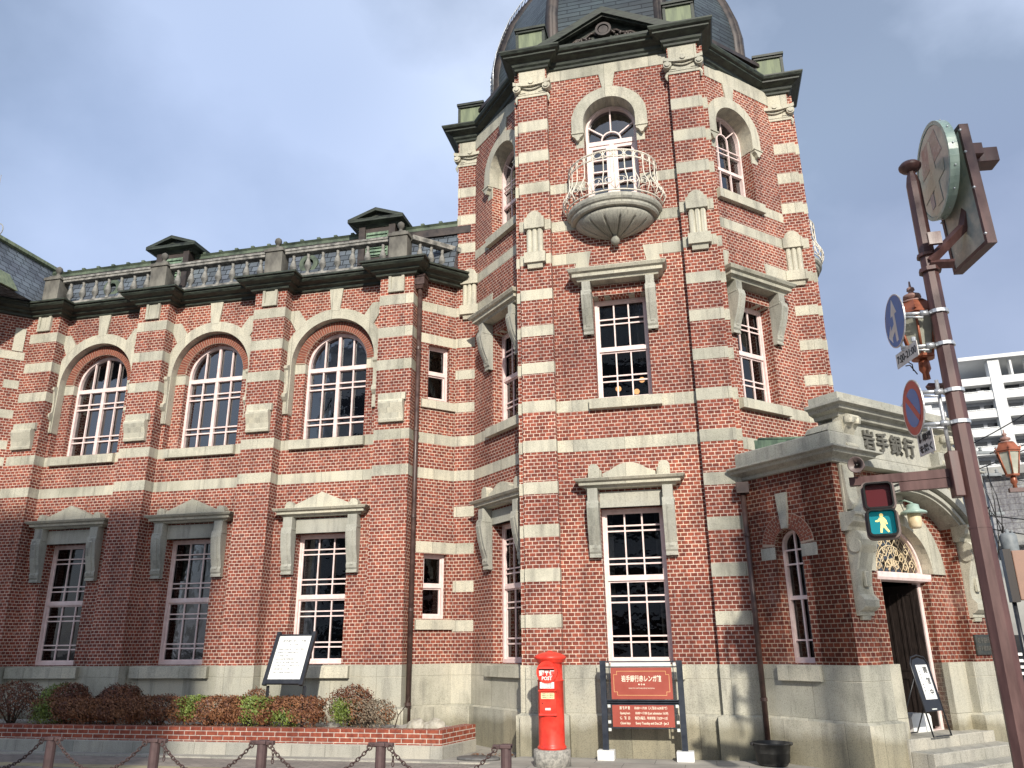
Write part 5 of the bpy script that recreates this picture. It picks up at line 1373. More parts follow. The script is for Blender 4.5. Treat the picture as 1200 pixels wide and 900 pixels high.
# ------------------------------------------------------------------ pillar post box
def post_box():
    x, y = -2.36, 12.62
    t = thing('pillar_post_box', 'round bright red pillar post box on a grey stone base', 'post box', (x, y, 0))
    m = MB(); m.lathe((x, y, .0), [(.275, 0), (.275, .27), (.262, .285), (0, .288)], 32); build('stone_base', m, 'stone_base', t)
    m = MB(); z = .285
    m.lathe((x, y, z), [(.215, 0), (.215, .035), (.20, .05), (.195, .07), (.195, .94), (.203, .945), (.203, .955), (.186, .96), (.186, 1.20), (.20, 1.215), (.205, 1.225)], 40)
    build('body', m, 'post_red', t)
    m = MB(); m.lathe((x, y, z), [(.20, 1.205), (.212, 1.21), (.212, 1.235), (.235, 1.25), (.248, 1.27), (.248, 1.285), (.24, 1.30), (.20, 1.325), (.12, 1.352), (.04, 1.365), (.03, 1.378), (0, 1.38)], 40); build('cap', m, 'post_red', t)
    # collar with the slot and the lettering: faces the street
    f = Fr(x - .015, y - .165)
    m = MB(); m.ext(f, arc(0, z + 1.075, .150, 0, 360, 32)[:-1], [], -.06, .048); m.ext(f, arc(0, z + 1.075, .157, 0, 360, 32)[:-1], [arc(0, z + 1.075, .143, 0, 360, 32)[:-1]], -.06, .053)
    r = build('letter_plate', m, 'post_red', t)
    m = MB(); m.side(f, [(.04, z + 1.115), (.085, z + 1.122), (.07, z + 1.15), (.04, z + 1.165)], -.12, .12); build('slot_hood', m, 'post_red', r)
    m = MB(); m.box(f, -.11, .11, .047, .052, z + 1.098, z + 1.122); build('slot', m, 'lens_black', r)
    text('post_lettering', '郵〒便', f, 0, .049, z + 1.055, .085, 'white_paint', r, width=.235, depth=.004, bold=.003)
    text('post_lettering', 'POST', f, 0, .049, z + .985, .07, 'white_paint', r, width=.155, depth=.004, bold=.002)
    f = Fr(x - .01, y - .175)
    m = MB(); m.box(f, -.125, .125, 0, .028, z + .48, z + .80); m.side(f, [(0, z + .80), (.05, z + .80), (.06, z + .815), (0, z + .83)], -.135, .135); m.side(f, [(0, z + .47), (.045, z + .47), (.03, z + .50), (0, z + .50)], -.13, .13)
    d = build('collection_door', m, 'post_red', t, bevel=.006)
    m = MB(); m.box(f, -.10, .10, .029, .032, z + .70, z + .785); build('schedule_label', m, 'sticker_yellow', d)
    m = MB(); m.box(f, -.115, .10, .012, .030, z + .83 + .015, z + .935); q = build('notice_label', m, 'white_paint', t)
    for k in range(4): text('label_line', 'ポストをご利用の皆様へ', f, -.005, .0302, z + .918 - k * .02, .014, 'ink', q, width=.16, depth=.0004)
    for k in range(3): text('label_line', '取集時刻 平日 土曜 休日', f, 0, .0322, z + .77 - k * .024, .015, 'ink', d, width=.17, depth=.0004)
    m = MB(); m.box(f, -.04, .04, .029, .031, z + .545, z + .575); build('number_label', m, 'white_paint', d)
    m = MB(); m.lathe((f.P(-.08, .03, z + .64)), [(0, -.01), (.012, 0), (0, .01)], 8); build('lock', m, 'lens_black', d)
mat_noisy('stone_base', (.17, .165, .15), (.42, .40, .35), 22, .9, bumpd=.015)
post_box()

# ------------------------------------------------------------------ red museum sign
def museum_sign():
    t = thing('museum_sign', 'red two-panel opening hours sign on dark navy posts with white feet', 'sign', (-1.05, 13.38, 0))
    f = Fr(-1.05, 13.38); hw = .60
    for s in (-1, 1):
        m = MB(); m.box(f, s * hw - .045, s * hw + .045, -.03, .03, .16, 1.50); q = build('post', m, 'navy_paint', t)
        m = MB(); m.box(f, s * hw - .13, s * hw + .13, -.11, .11, .055, .20); build('concrete_foot', m, 'white_paint', t, bevel=.01)
    m = MB()
    for z in (1.485, 1.405, .87, .90, .515): m.box(f, -hw + .045, hw - .045, -.012, .012, z - .008, z + .008)
    m.box(f, -hw + .045, hw - .045, -.015, .012, .845, .925)
    for s in (-1, 1): m.box(f, s * (hw - .10) - .006, s * (hw - .10) + .006, -.02, .0, .5, 1.48)
    build('rail', m, 'navy_paint', t)
    m = MB(); m.box(f, -hw + .13, hw - .13, -.006, .006, 1.415, 1.478); build('clear_strip', m, 'panel_white', t)
    for s in (-1, 1):
        for z in (1.445, .60, .83, .49): m = MB(); m.box(f, s * (hw - .075) - .022, s * (hw - .075) + .022, -.01, .016, z - .022, z + .022); build('clip', m, 'panel_white', t)
    m = MB(); m.box(f, -.475, .475, .013, .022, .93, 1.395); p = build('name_panel', m, 'sign_red', t)
    m = MB()
    def line(z0, z1, u0, u1, q=.05, t_=.006):
        pts = [(u0 + q, z0), (u1 - q, z0), (u1 - q, z0 + q), (u1, z0 + q), (u1, z1 - q), (u1 - q, z1 - q), (u1 - q, z1), (u0 + q, z1), (u0 + q, z1 - q), (u0, z1 - q), (u0, z0 + q), (u0 + q, z0 + q)]
        cu, cz = (u0 + u1) / 2, (z0 + z1) / 2
        inn = [(a + (t_ if a < cu else -t_), b + (t_ if b < cz else -t_)) for a, b in pts]
        m.ext(f, pts, [inn], .021, .0235)
    line(.985, 1.345, -.435, .435)
    build('gold_border', m, 'gold_line', p)
    text('sign_text', '岩手銀行赤レンガ館', f, 0, .0225, 1.225, .10, 'cream_letter', p, width=.62, depth=.0015, bold=.002)
    text('sign_text', '◆ ❖ ◆', f, 0, .0225, 1.145, .03, 'cream_letter', p, depth=.001) 
    text('sign_text', 'BANK OF IWATE RED BRICK BUILDING', f, 0, .0225, 1.09, .026, 'cream_letter', p, width=.40, depth=.001)
    m = MB(); m.box(f, -.475, .475, .013, .022, .53, .845); p = build('hours_panel', m, 'sign_red', t)
    rows = [('開 館 時 間', '10:00～17:00（入館は16:30まで）'), ('Opening hours', '10:00～17:00 (Last admission 16:30)'), ('休  館  日', '毎週火曜日、年末年始（12/29～1/3）'), ('Closed days', 'Every Tuesday and Dec.29 - Jan.3')]
    for k, (a, b) in enumerate(rows):
        z = .80 - k * .072
        text('sign_text', a, f, -.28, .0225, z, .048, 'cream_letter', p, width=.155, depth=.001, bold=.001)
        text('sign_text', b, f, .13, .0225, z, .048, 'cream_letter', p, width=.50, depth=.001, bold=.001)
new_mat('panel_white', (.62, .64, .6), .4)
museum_sign()

# ------------------------------------------------------------------ tub, door block, A-board
def tub():
    x, y = .80, 13.16
    t = thing('plastic_tub', 'dark round plastic tub under the rain pipe at the porch corner', 'tub', (x, y, .055))
    m = MB(); m.lathe((x, y, .055), [(0, 0), (.19, 0), (.215, .03), (.24, .16), (.235, .165), (.245, .175), (.265, .29), (.28, .292), (.28, .31), (.255, .31), (.235, .05), (0, .05)], 36); build('tub_body', m, 'tub_plastic', t)
    m = MB()
    for a in (0.2, 3.34): m = MB(); m.lathe((x + .28 * math.cos(a), y + .28 * math.sin(a), .055 + .26), [(0, 0), (.03, .01), (.03, .05), (0, .055)], 8); build('handle', m, 'tub_plastic', t)
tub()
def a_board():
    f = PF.sub(1.36, .0); z0 = .45
    c = f.P(0, 0, 0)
    t = thing('a_board', 'black framed welcome board with a white notice leaning at the doorway', 'sign board', (c[0], c[1], z0))
    # lean back towards the building
    def Q(u, v, w): return Vector(f.P(u, .22 - v * .19 + w, z0 + v))
    H = 1.10; m = MB(); hw = .22
    m.tube([Q(-hw, .0, 0), Q(-hw, H - .12, 0), Q(-hw + .06, H - .03, 0), Q(0, H, 0), Q(hw - .06, H - .03, 0), Q(hw, H - .12, 0), Q(hw, .0, 0)], .011, 6)
    m.tube([Q(-hw, .01, 0), Q(hw, .01, 0)], .010, 6)
    build('front_frame', m, 'black_paint', t)
    m = MB()
    for s in (-1, 1): m.tube([Q(s * hw, .78, -.01), Vector(f.P(s * hw, -.30, z0 + .01))], .009, 6)
    m.tube([Vector(f.P(-hw, -.30, z0 + .01)), Vector(f.P(hw, -.30, z0 + .01))], .009, 6)
    build('rear_frame', m, 'black_paint', t)
    up = (Q(0, 1, 0) - Q(0, 0, 0)).normalized(); tx = Vector((f.t[0], f.t[1], 0)); nr = tx.cross(up)
    if nr.dot(Vector((f.n[0], f.n[1], 0))) < 0: nr = -nr
    M = Matrix((tx, -nr, up)).transposed().to_4x4(); M.translation = Q(0, 0, 0)
    g = Fr(0, 0)
    ol = [(-hw + .012, .34), (hw - .012, .34), (hw - .012, H - .14), (hw - .07, H - .05), (0, H - .015), (-hw + .07, H - .05), (-hw + .012, H - .14)]
    m = MB(); m.ext(g, ol, [], -.008, .004); b = build('board_panel', m, 'black_paint', t, xf=M)
    m = MB(); m.box(g, -.115, .165, .005, .009, .50, .98); n_ = build('white_notice', m, 'white_paint', t, xf=M)
    for k, ch in enumerate('開館中'): text('notice_text', ch, g, .085, .009, .90 - k * .155, .10, 'ink', n_, depth=.001, xf=M, bold=.002)
    for k, s in enumerate('どうぞお入りください'): text('notice_text', s, g, .0, .009, .93 - k * .045, .036, 'ink', n_, depth=.0006, xf=M)
    for k, s in enumerate('入館無料一部有料'): text('notice_text', s, g, -.07, .009, .93 - k * .045, .03, 'ink', n_, depth=.0006, xf=M)
    m = MB(); m.box(g, -.05, .07, .005, .008, .36, .375); build('maker_strip', m, 'panel_white', t, xf=M)
a_board()
def weight_block():
    f = PF.sub(1.72, -.42); m = MB(); m.ext(f, [(-.22, .45), (.26, .45), (.26, .66), (.22, .70), (-.18, .72), (-.24, .66)], [], -.16, .12)
    o = build('weight_block', m, 'white_paint', bevel=.02); tag(o, 'white plastic water weight on the landing behind the welcome board', 'weight')
weight_block()

# ------------------------------------------------------------------ bollards and chains
BX = [-7.86, -6.42, -5.03, -3.59, -2.17]; BY = 8.95
def bollards():
    g = 'chain bollards along the pavement'
    def mk(lugs):
        t = thing('bollard', '', 'bollard', (0, BY, 0), g)
        m = MB(); m.prism((0, BY), .058, 12, 0, .70, 0); m.prism((0, BY), .07, 12, 0, .03)
        build('post', m, 'bollard_paint', t)
        m = MB(); m.xyz(-.145 if -1 in lugs else -.06, .145 if 1 in lugs else .06, BY - .03, BY + .03, .69, .735); m.xyz(-.06, .06, BY - .06, BY + .06, .70, .74)
        build('top_plate', m, 'bollard_paint', t, bevel=.008)
        for s in lugs:
            m = MB(); m.tube([(s * .12 + .028 * math.cos(a), BY - .035, .69 + .03 * math.sin(a)) for a in [2 * PI * i / 12 for i in range(12)]], .008, 6, closed=True)
            build('chain_eye', m, 'iron_rust', t)
        return t
    lab = ['brown bollard at the left end of the chain row', 'brown bollard second from the left in the chain row', 'brown bollard in the middle of the chain row, below the notice board', 'brown bollard just below the end of the brick planter']
    b = mk((-1, 1))
    for k, x in enumerate(BX[:4]):
        o = b if k == 0 else copy_tree(b)
        o.location = (x, BY, 0); o['label'] = lab[k]
    e = mk((-1,)); e.location = (BX[4], BY, 0); e['label'] = 'dark end bollard with a single chain lug, left of the post box'
    lab = ['sagging iron chain leaving the picture on the left', 'sagging iron chain between the first and second bollards', 'sagging iron chain between the second and third bollards', 'sagging iron chain between the third bollard and the one below the planter end', 'sagging iron chain reaching the dark end bollard']
    xs = [BX[0] - 1.42] + BX
    for k in range(5):
        a = xs[k] + .13; c = xs[k + 1] - .13; sag = .30; n = 34
        pts = []
        for i in range(n + 1):
            q = i / n; pts.append(Vector((a + (c - a) * q, BY - .035, .675 - sag * (1 - (2 * q - 1) ** 2))))
        m = MB()
        for i in range(n):
            p = (pts[i] + pts[i + 1]) / 2; d = (pts[i + 1] - pts[i]); l = d.length * .68; d.normalize()
            s = Vector((0, 1, 0)) if i % 2 else d.cross(Vector((0, 1, 0)))
            m.tube([p + d * l * math.cos(t) + s * .017 * math.sin(t) for t in [2 * PI * j / 10 for j in range(10)]], .0065, 5, closed=True)
        # spare links hanging at the left eye
        if k > 1:
            for j in range(3):
                p = Vector((a + .03, BY - .035, .62 - j * .045)); m.tube([p + Vector((.0 if j % 2 else .014 * math.sin(t), .014 * math.sin(t) if j % 2 else 0, .03 * math.cos(t))) for t in [2 * PI * q / 10 for q in range(10)]], .0055, 5, closed=True)
        tag(build('chain', m, 'iron_rust'), lab[k], 'chain', 'chains hung between the bollards')
bollards()

# ------------------------------------------------------------------ the street pole and what it carries
PX, PY = 2.475, 7.922
HEX0 = .25
def pole():
    t = thing('street_pole', 'thick dark brown hexagonal pole with a ball top at the right', 'pole', (PX, PY, 0))
    m = MB(); m.prism((PX, PY), .106, 8, -.02, 2.70, HEX0, .094); m.prism((PX, PY), .097, 8, 2.69, 2.705, HEX0)
    m.prism((PX, PY), .088, 8, 2.705, 6.25, HEX0, .070); m.prism((PX, PY), .070, 8, 6.25, 6.34, HEX0, .052); m.prism((PX, PY), .045, 8, 6.34, 6.40, HEX0, .038)
    build('shaft', m, 'pole_paint', t)
    m = MB(); m.lathe((PX, PY, 6.39), [(.04, 0), (.085, .02), (.108, .05), (.11, .075), (.085, .105), (.04, .12), (0, .125)], 20); build('ball_cap', m, 'pole_paint', t)
    # signal arm and its box
    m = MB(); A_ = Vector((PX - .1, PY, 3.24)); E_ = Vector((1.42, PY + .09, 3.20))
    f = Fr(PX - .05, PY + .02, -1.0, .22); f = Fr(1.36, 8.18, PX - 1.41, PY + .02 - 8.18); m.box(f, .12, 1.14, -.04, .04, 3.17, 3.25); m.box(f, .55, 1.14, -.035, .035, 3.08, 3.165)
    build('signal_arm', m, 'pole_paint', t)
    m = MB(); m.xyz(PX - .17, PX - .085, PY - .08, PY + .07, 2.98, 3.40); build('cable_box', m, 'pole_paint', t, bevel=.008)
    m = MB(); m.tube([(PX - .12, PY + .04, 3.4), (PX - .12, PY + .04, 4.12)], .018, 8); build('conduit', m, 'galvanised', t)
    # upper bracket for the old sign
    m = MB(); m.xyz(PX - .13, PX + .13, PY - .13, PY + .10, 5.20, 5.42) if False else m.prism((PX, PY), .105, 8, 5.23, 5.27, HEX0)
    m.prism((PX, PY), .10, 8, 5.40, 5.43, HEX0)
    m.tube([(PX, PY - .05, 5.33), (PX + .33, PY - .15, 5.62), (PX + .46, PY - .18, 6.02)], .055, 4, smooth=False)
    m.tube([(PX, PY - .05, 5.30), (PX + .20, PY - .10, 5.26)], .05, 4, smooth=False)
    m.xyz(PX - .02, PX + .10, PY - .2, PY - .16, 5.45, 5.58)
    build('sign_bracket', m, 'pole_paint', t)
    m = MB(); m.tube([(PX - .02, PY, 4.07), (PX - .06, PY + .12, 4.07), (PX - .14, PY + .25, 4.12)], .04, 4, smooth=False)
    build('lantern_bracket', m, 'pole_paint', t)
pole()
def band_clamp(m, z, reach, target):
    """perforated steel band round the pole with an arm to the sign"""
    m.prism((PX, PY), .094, 16, z, z + .035, 0)
    m.tube([(PX - .10, PY - .02, z + .017), (PX - .17, PY - .02, z + .017)], .03, 6)
    m.tube([(PX - .15, PY - .02, z + .017), target], .019, 8); m.tube([(PX - .15, PY - .03, z - .03), (target[0], target[1] - .01, target[2] - .028)], .011, 6)
def disc_sign(name, label, cx, cy, cz, R, nrm, kind, arms, platetext, plate_off=.43):
    n = Vector(nrm).normalized(); tx = Vector((-n[1], n[0], 0)).normalized()      # to the reader's right
    f = Fr(cx, cy, tx[0], tx[1])
    if Vector((f.n[0], f.n[1], 0)).dot(n) < 0: f = Fr(cx, cy, -tx[0], -tx[1])
    t = thing(name, label, 'road sign', (cx, cy, cz - R))
    m = MB(); m.ext(f, arc(0, cz, R, 0, 360, 40)[:-1], [], -.008, 0); m.ext(f, arc(0, cz, R, 0, 360, 40)[:-1], [arc(0, cz, R - .012, 0, 360, 40)[:-1]], 0, .004)
    d = build('sign_disc', m, 'galvanised', t)
    if kind == 'arrow':
        m = MB(); m.ext(f, arc(0, cz, R - .013, 0, 360, 40)[:-1], [], 0, .003); build('blue_face', m, 'blue_sign', d)
        m = MB()
        m.ext(f, [(-.028, cz - .21), (.028, cz - .21), (.028, cz + .07), (.085, cz + .07), (0, cz + .235), (-.085, cz + .07), (-.028, cz + .07)], [], .003, .005)
        m.ext(f, [(-.03, cz - .10), (-.03, cz - .02), (-.12, cz - .06), (-.12, cz - .005), (-.215, cz - .10), (-.12, cz - .19), (-.12, cz - .135), (-.08, cz - .12)], [], .003, .0055)
        build('arrows', m, 'plate_white', d)
    else:
        m = MB(); m.ext(f, arc(0, cz, R - .013, 0, 360, 40)[:-1], [], 0, .003); build('red_face', m, 'red_sign', d)
        m = MB(); m.ext(f, arc(0, cz, R * .68, 0, 360, 40)[:-1], [], .003, .005); build('blue_field', m, 'blue_sign', d)
        m = MB(); r = R * .70; c = math.cos(math.radians(135)); s = math.sin(math.radians(135)); w_ = .022
        m.ext(f, [(r * c - w_, cz + r * s - w_), (-r * c - w_, cz - r * s - w_), (-r * c + w_, cz - r * s + w_), (r * c + w_, cz + r * s + w_)], [], .004, .007); build('red_slash', m, 'red_sign', d)
    for (z, tz) in arms: m = MB(); band_clamp(m, z, 0, tuple(Vector(f.P(0, -.02, tz)))); build('mounting_arm', m, 'galvanised', t)
    m = MB(); m.tube([f.P(.0, -.025, cz + R * .35), f.P(0, -.025, cz - R - .04)], .013, 6); build('back_post', m, 'galvanised', t)
    return t, f
t_arrow, f_ar = disc_sign('direction_sign', 'round blue sign with white arrows high on the brown pole', 2.10, 8.03, 4.79, .272, (-.995, -.10, 0), 'arrow', [(4.78, 4.86), (4.44, 4.50)], None)
def plates():
    n = Vector((-.97, -.24, 0)).normalized(); f = Fr(2.14, 7.98, -n[1], n[0])
    if Vector((f.n[0], f.n[1], 0)).dot(n) < 0: f = Fr(2.14, 7.98, n[1], -n[0])
    t = thing('time_plate', 'narrow white plate reading 7:00-21:00 below the blue arrow sign', 'road sign', (2.14, 7.98, 4.28))
    m = MB(); m.box(f, -.21, .21, -.006, 0, 4.33, 4.48); p = build('plate', m, 'plate_white', t)
    text('plate_text', '7:00-21:00', f, 0, .001, 4.405, .105, 'ink', p, width=.37, depth=.001, bold=.0015)
    m = MB(); m.tube([f.P(.13, -.02, 4.34), f.P(.13, -.02, 4.52)], .012, 6); m.prism(f.P(.13, -.02, 0)[:2], .022, 8, 4.50, 4.54); build('bracket', m, 'galvanised', t)
    n = Vector((-.97, -.24, 0)).normalized(); f = Fr(2.17, 7.98, n[1] * -1, n[0])
    if Vector((f.n[0], f.n[1], 0)).dot(n) < 0: f = Fr(2.17, 7.98, n[1], -n[0])
    t = thing('exception_plate', 'square white plate with two rows of black characters below the no parking sign', 'road sign', (2.17, 7.98, 3.38))
    m = MB(); m.box(f, -.14, .14, -.006, 0, 3.41, 3.62); p = build('plate', m, 'plate_white', t)
    text('plate_text', '駐車場', f, 0, .001, 3.565, .08, 'ink', p, width=.23, depth=.001, bold=.003)
    text('plate_text', 'を除く', f, 0, .001, 3.465, .08, 'ink', p, width=.23, depth=.001, bold=.003)
    m = MB(); m.tube([f.P(.05, -.02, 3.40), f.P(.05, -.02, 3.66)], .012, 6); build('bracket', m, 'galvanised', t)
plates()
disc_sign('no_parking_sign', 'round red and blue no parking sign lower on the brown pole', 2.125, 8.02, 3.875, .275, (-.995, -.09, 0), 'park', [(3.97, 4.03), (3.66, 3.70)], None)
def old_sign():
    # round illuminated sign box and the rectangular board behind it
    n = Vector((-.999, -.03, .0)).normalized(); c = Vector((2.67, 7.86, 6.33)); R = .50
    tx = n.cross(Vector((0, 0, 1))).normalized(); up = tx.cross(n).normalized()
    if up.z < 0: up = -up
    M = Matrix((tx, -n, up)).transposed()
    if M.determinant() < 0: tx = -tx; M = Matrix((tx, -n, up)).transposed()
    M = M.to_4x4(); M.translation = c; g = Fr(0, 0)
    t = thing('round_box_sign', 'large round weathered sign box with a pale green rim high on the brown pole', 'sign', tuple(c))
    m = MB(); m.ext(g, arc(0, 0, R, 0, 360, 48)[:-1], [], -.075, 0); m.ext(g, arc(0, 0, R + .005, 0, 360, 48)[:-1], [arc(0, 0, R - .035, 0, 360, 48)[:-1]], -.02, .012)
    build('rim', m, 'panel_green', t, xf=M)
    m = MB(); m.ext(g, arc(0, 0, R - .04, 0, 360, 48)[:-1], [], 0, .006); fc = build('sign_face', m, 'panel_faded', t, xf=M)
    m = MB(); m.ext(g, [(-.30, .06), (.32, .06), (.22, .36), (-.20, .36)], [], .006, .009); build('brick_print', m, 'faded_brick', fc, xf=M)
    m = MB(); m.ext(g, [(-.04, -.38), (.12, -.40), (.06, .32), (.0, .36), (-.06, .1)], [], .009, .011); m.ext(g, [(-.36, -.20), (.3, -.16), (.32, -.04), (-.38, -.02)], [], .009, .012); build('figure_print', m, 'faded_cream', fc, xf=M)
    m = MB(); m.ext(g, [(-.22, -.05), (-.1, -.05), (-.1, -.34), (-.2, -.34)], [], .007, .010); build('blue_print', m, 'faded_blue', fc, xf=M)
    m = MB()
    for k in range(14):
        a = 2 * PI * k / 14; p = M @ Vector((math.cos(a) * (R + .004), .035, math.sin(a) * (R + .004))); m.lathe((p.x, p.y, p.z), [(0, -.012), (.012, 0), (0, .012)], 6)
    build('rivets', m, 'galvanised', t)
    t = thing('rectangular_box_sign', 'tall weathered brown framed board behind the round sign box', 'sign', (2.95, 7.78, 6.0))
    n2 = Vector((-.985, -.17, -.02)).normalized(); c2 = Vector((2.80, 7.81, 5.98)); tx = Vector((-n2.y, n2.x, 0)).normalized(); up = n2.cross(tx)
    if up.z < 0: up = -up
    M2 = Matrix((tx, -n2, up)).transposed()
    if M2.determinant() < 0: M2 = Matrix((-tx, -n2, up)).transposed()
    M2 = M2.to_4x4(); M2.translation = c2
    m = MB(); m.ext(g, rect(-.34, .34, -.70, .62), [rect(-.30, .30, -.66, .58)], -.09, .0); m.box(g, -.32, .32, -.09, -.06, -.66, .58); build('frame', m, 'pole_paint', t, xf=M2)
    m = MB(); m.box(g, -.32, .32, -.02, -.01, -.66, .58); build('face_panel', m, 'panel_faded', t, xf=M2)
    m = MB(); m.box(g, -.42, .30, -.20, -.09, .30, .42); m.box(g, -.10, .06, -.2, -.09, -.3, .55); build('back_brace', m, 'pole_paint', t, xf=M2)
    m = MB()
    for z in (-.6, -.1, .3, .55): 
        p = M2 @ Vector((.34, -.0, z)); m.lathe((p.x, p.y, p.z), [(0, -.016), (.018, 0), (0, .016)], 8)
        p = M2 @ Vector((-.34, -.0, z)); m.lathe((p.x, p.y, p.z), [(0, -.016), (.018, 0), (0, .016)], 8)
    build('bolts', m, 'galvanised', t)
    m = MB(); m.box(Fr(3.02, 7.72, 1, .1), -.05, .18, -.09, .09, 6.24, 6.40); build('lamp_box', m, 'pole_paint', t, bevel=.006)
mat_noisy('faded_brick', (.22, .17, .16), (.34, .27, .25), 14, .2); mat_noisy('faded_cream', (.36, .36, .29), (.50, .48, .38), 9, .2); mat_noisy('faded_blue', (.14, .15, .24), (.2, .22, .30), 9, .2)
old_sign()
def signal():
    f0 = Fr(1.70, 8.06, 1, -.18)
    t = thing('pedestrian_signal', 'brown two-lens pedestrian signal showing a green walking man', 'traffic signal', (1.70, 8.06, 2.55))
    f = f0; z = 2.575; hw = .175
    MS = Matrix.Translation((1.69, 8.06, 3.185)) @ Matrix.Scale(.84, 4) @ Matrix.Translation((-1.69, -8.06, -3.185))
    m = MB()
    for k, zc in ((0, 2.72), (1, 3.02)):
        pass
    def rr(u0, u1, z0, z1, r):
        return [(u0 + r, z0), (u1 - r, z0)] + arc(u1 - r, z0 + r, r, -90, 0, 5)[1:] + arc(u1 - r, z1 - r, r, 0, 90, 5) + arc(u0 + r, z1 - r, r, 90, 180, 5) + arc(u0 + r, z0 + r, r, 180, 270, 5)[:-1]
    l0 = rr(-.125, .125, 2.595, 2.845, .03); l1 = rr(-.125, .125, 2.895, 3.145, .03)
    m.ext(f, rr(-hw, hw, 2.55, 2.872, .07), [], -.22, 0); m.ext(f, rr(-hw, hw, 2.87, 3.19, .07), [], -.22, -.002)
    build('housing', m, 'signal_box', t, bevel=.01, xf=MS)
    for nm, lz, mat in (('green_lens', (2.595, 2.845), 'signal_green'), ('red_lens', (2.895, 3.145), 'signal_red')):
        m = MB(); m.ext(f, rr(-.128, .128, lz[0], lz[1], .03), [], 0, .006); g = build(nm, m, mat, t, xf=MS)
        m = MB(); o_ = rr(-.150, .150, lz[0] - .025, lz[1] + .022, .05); i_ = rr(-.132, .132, lz[0] - .006, lz[1] + .004, .035)
        m.ext(f, o_, [i_], 0, .10)
        build('visor', m, 'lens_black', t, xf=MS)
        if nm == 'green_lens':
            m = MB(); c = 2.72
            # walking man
            m.ext(f, arc(-.004, c + .085, .020, 0, 360, 14)[:-1], [], .006, .009)
            m.ext(f, [(-.028, c + .058), (.020, c + .060), (.040, c + .03), (.050, c - .015), (.038, c - .02), (.026, c + .012), (.026, c - .03), (.040, c - .06), (.062, c - .10), (.045, c - .108), (.018, c - .07), (.004, c - .045), (-.010, c - .07), (-.014, c - .108), (-.036, c - .108), (-.030, c - .06), (-.020, c - .01), (-.024, c + .02), (-.050, c + .012), (-.072, c + .016), (-.074, c + .028), (-.05, c + .032), (-.035, c + .045)], [], .006, .009)
            build('walking_man', m, 'signal_figure', g, xf=MS)
    m = MB(); m.tube([f.P(-.05, -.12, 3.18), f.P(-.05, -.12, 3.27)], .02, 6); m.tube([f.P(.05, -.12, 3.18), f.P(.05, -.12, 3.27)], .02, 6); build('hanger', m, 'pole_paint', t, xf=MS)
    # horn speaker on the arm tip
    t = thing('horn_speaker', 'small dark horn speaker above the left end of the signal arm', 'speaker', (1.50, 8.0, 3.3))
    m = MB(); c = Vector((1.56, 8.02, 3.345)); d = Vector((-.45, -.88, -.1)).normalized()
    M = d.to_track_quat('Z', 'Y').to_matrix().to_4x4(); M.translation = c
    m.lathe((0, 0, 0), [(0, -.10), (.03, -.10), (.04, -.05), (.03, 0), (.045, .05), (.072, .09), (.078, .10), (.07, .10), (.03, .04), (0, .03)], 20); build('horn', m, 'signal_box', t, xf=M)
    m = MB(); m.lathe((0, 0, 0), [(0, .045), (.02, .05), (.012, .075), (0, .08)], 12); build('horn_core', m, 'lens_black', t, xf=M)
    m = MB(); m.tube([(1.56, 8.04, 3.27), (1.56, 8.03, 3.33)], .012, 6); build('mount', m, 'signal_box', t)
signal()
def lantern(x, y, zb, s, label, grp='copper street lanterns'):
    t = thing('street_lantern', label, 'street lamp', (x, y, zb), grp)
    def Z(v): return zb + v * s
    m = MB(); m.lathe((x, y, zb), [(.035 * s, 0), (.03 * s, .06 * s), (.055 * s, .10 * s), (.05 * s, .17 * s), (.028 * s, .21 * s)], 12)
    m.prism((x, y), .10 * s, 6, Z(.20), Z(.225), .3, .11 * s)
    build('stem', m, 'copper_orange', t)
    m = MB()
    for k in range(6):
        a = .3 + k * PI / 3
        m.tube([(x + .10 * s * math.cos(a), y + .10 * s * math.sin(a), Z(.22)), (x + .185 * s * math.cos(a), y + .185 * s * math.sin(a), Z(.62))], .013 * s, 5)
    m.prism((x, y), .195 * s, 6, Z(.61), Z(.64), .3); m.prism((x, y), .115 * s, 6, Z(.21), Z(.235), .3)
    build('cage', m, 'copper_orange', t)
    m = MB(); m.prism((x, y), .095 * s, 6, Z(.235), Z(.61), .3, .172 * s); build('glass_body', m, 'lantern_glass', t)
    m = MB(); m.prism((x, y), .215 * s, 6, Z(.635), Z(.66), .3, .205 * s); m.prism((x, y), .20 * s, 6, Z(.66), Z(.78), .3, .13 * s)
    for k in range(6):
        a = .3 + k * PI / 3; m.prism((x + .21 * s * math.cos(a), y + .21 * s * math.sin(a)), .018 * s, 4, Z(.66), Z(.70), a, .004)
    build('roof', m, 'copper_orange', t)
    m = MB(); m.lathe((x, y, Z(.78)), [(.13 * s, 0), (.11 * s, .02 * s), (.05 * s, .035 * s), (.05 * s, .05 * s), (.085 * s, .06 * s), (.08 * s, .09 * s), (.03 * s, .115 * s), (.022 * s, .135 * s), (.038 * s, .145 * s), (.034 * s, .17 * s), (.012 * s, .185 * s), (.008 * s, .24 * s), (0, .25 * s)], 14)
    build('finial', m, 'copper_dusty', t)
    return t
lantern(2.335, 8.17, 4.20, 1.04, 'copper lantern directly behind the brown pole, beside the blue sign')
def lamp_wires():
    m = MB(); m.tube([(2.10, 8.05, 4.36), (2.15, 8.1, 4.39), (2.22, 8.15, 4.36), (2.23, 8.18, 4.30)], .006, 5); m.tube([(2.12, 8.0, 4.30), (2.18, 8.08, 4.33), (2.25, 8.14, 4.25)], .006, 5)
    tag(build('cable', m, 'lens_black'), 'thin looping black cables under the lantern behind the brown pole', 'cable')
lamp_wires()
lantern(4.67, 13.10, 3.90, .88, 'copper lantern right of the porch, in front of the white flats')
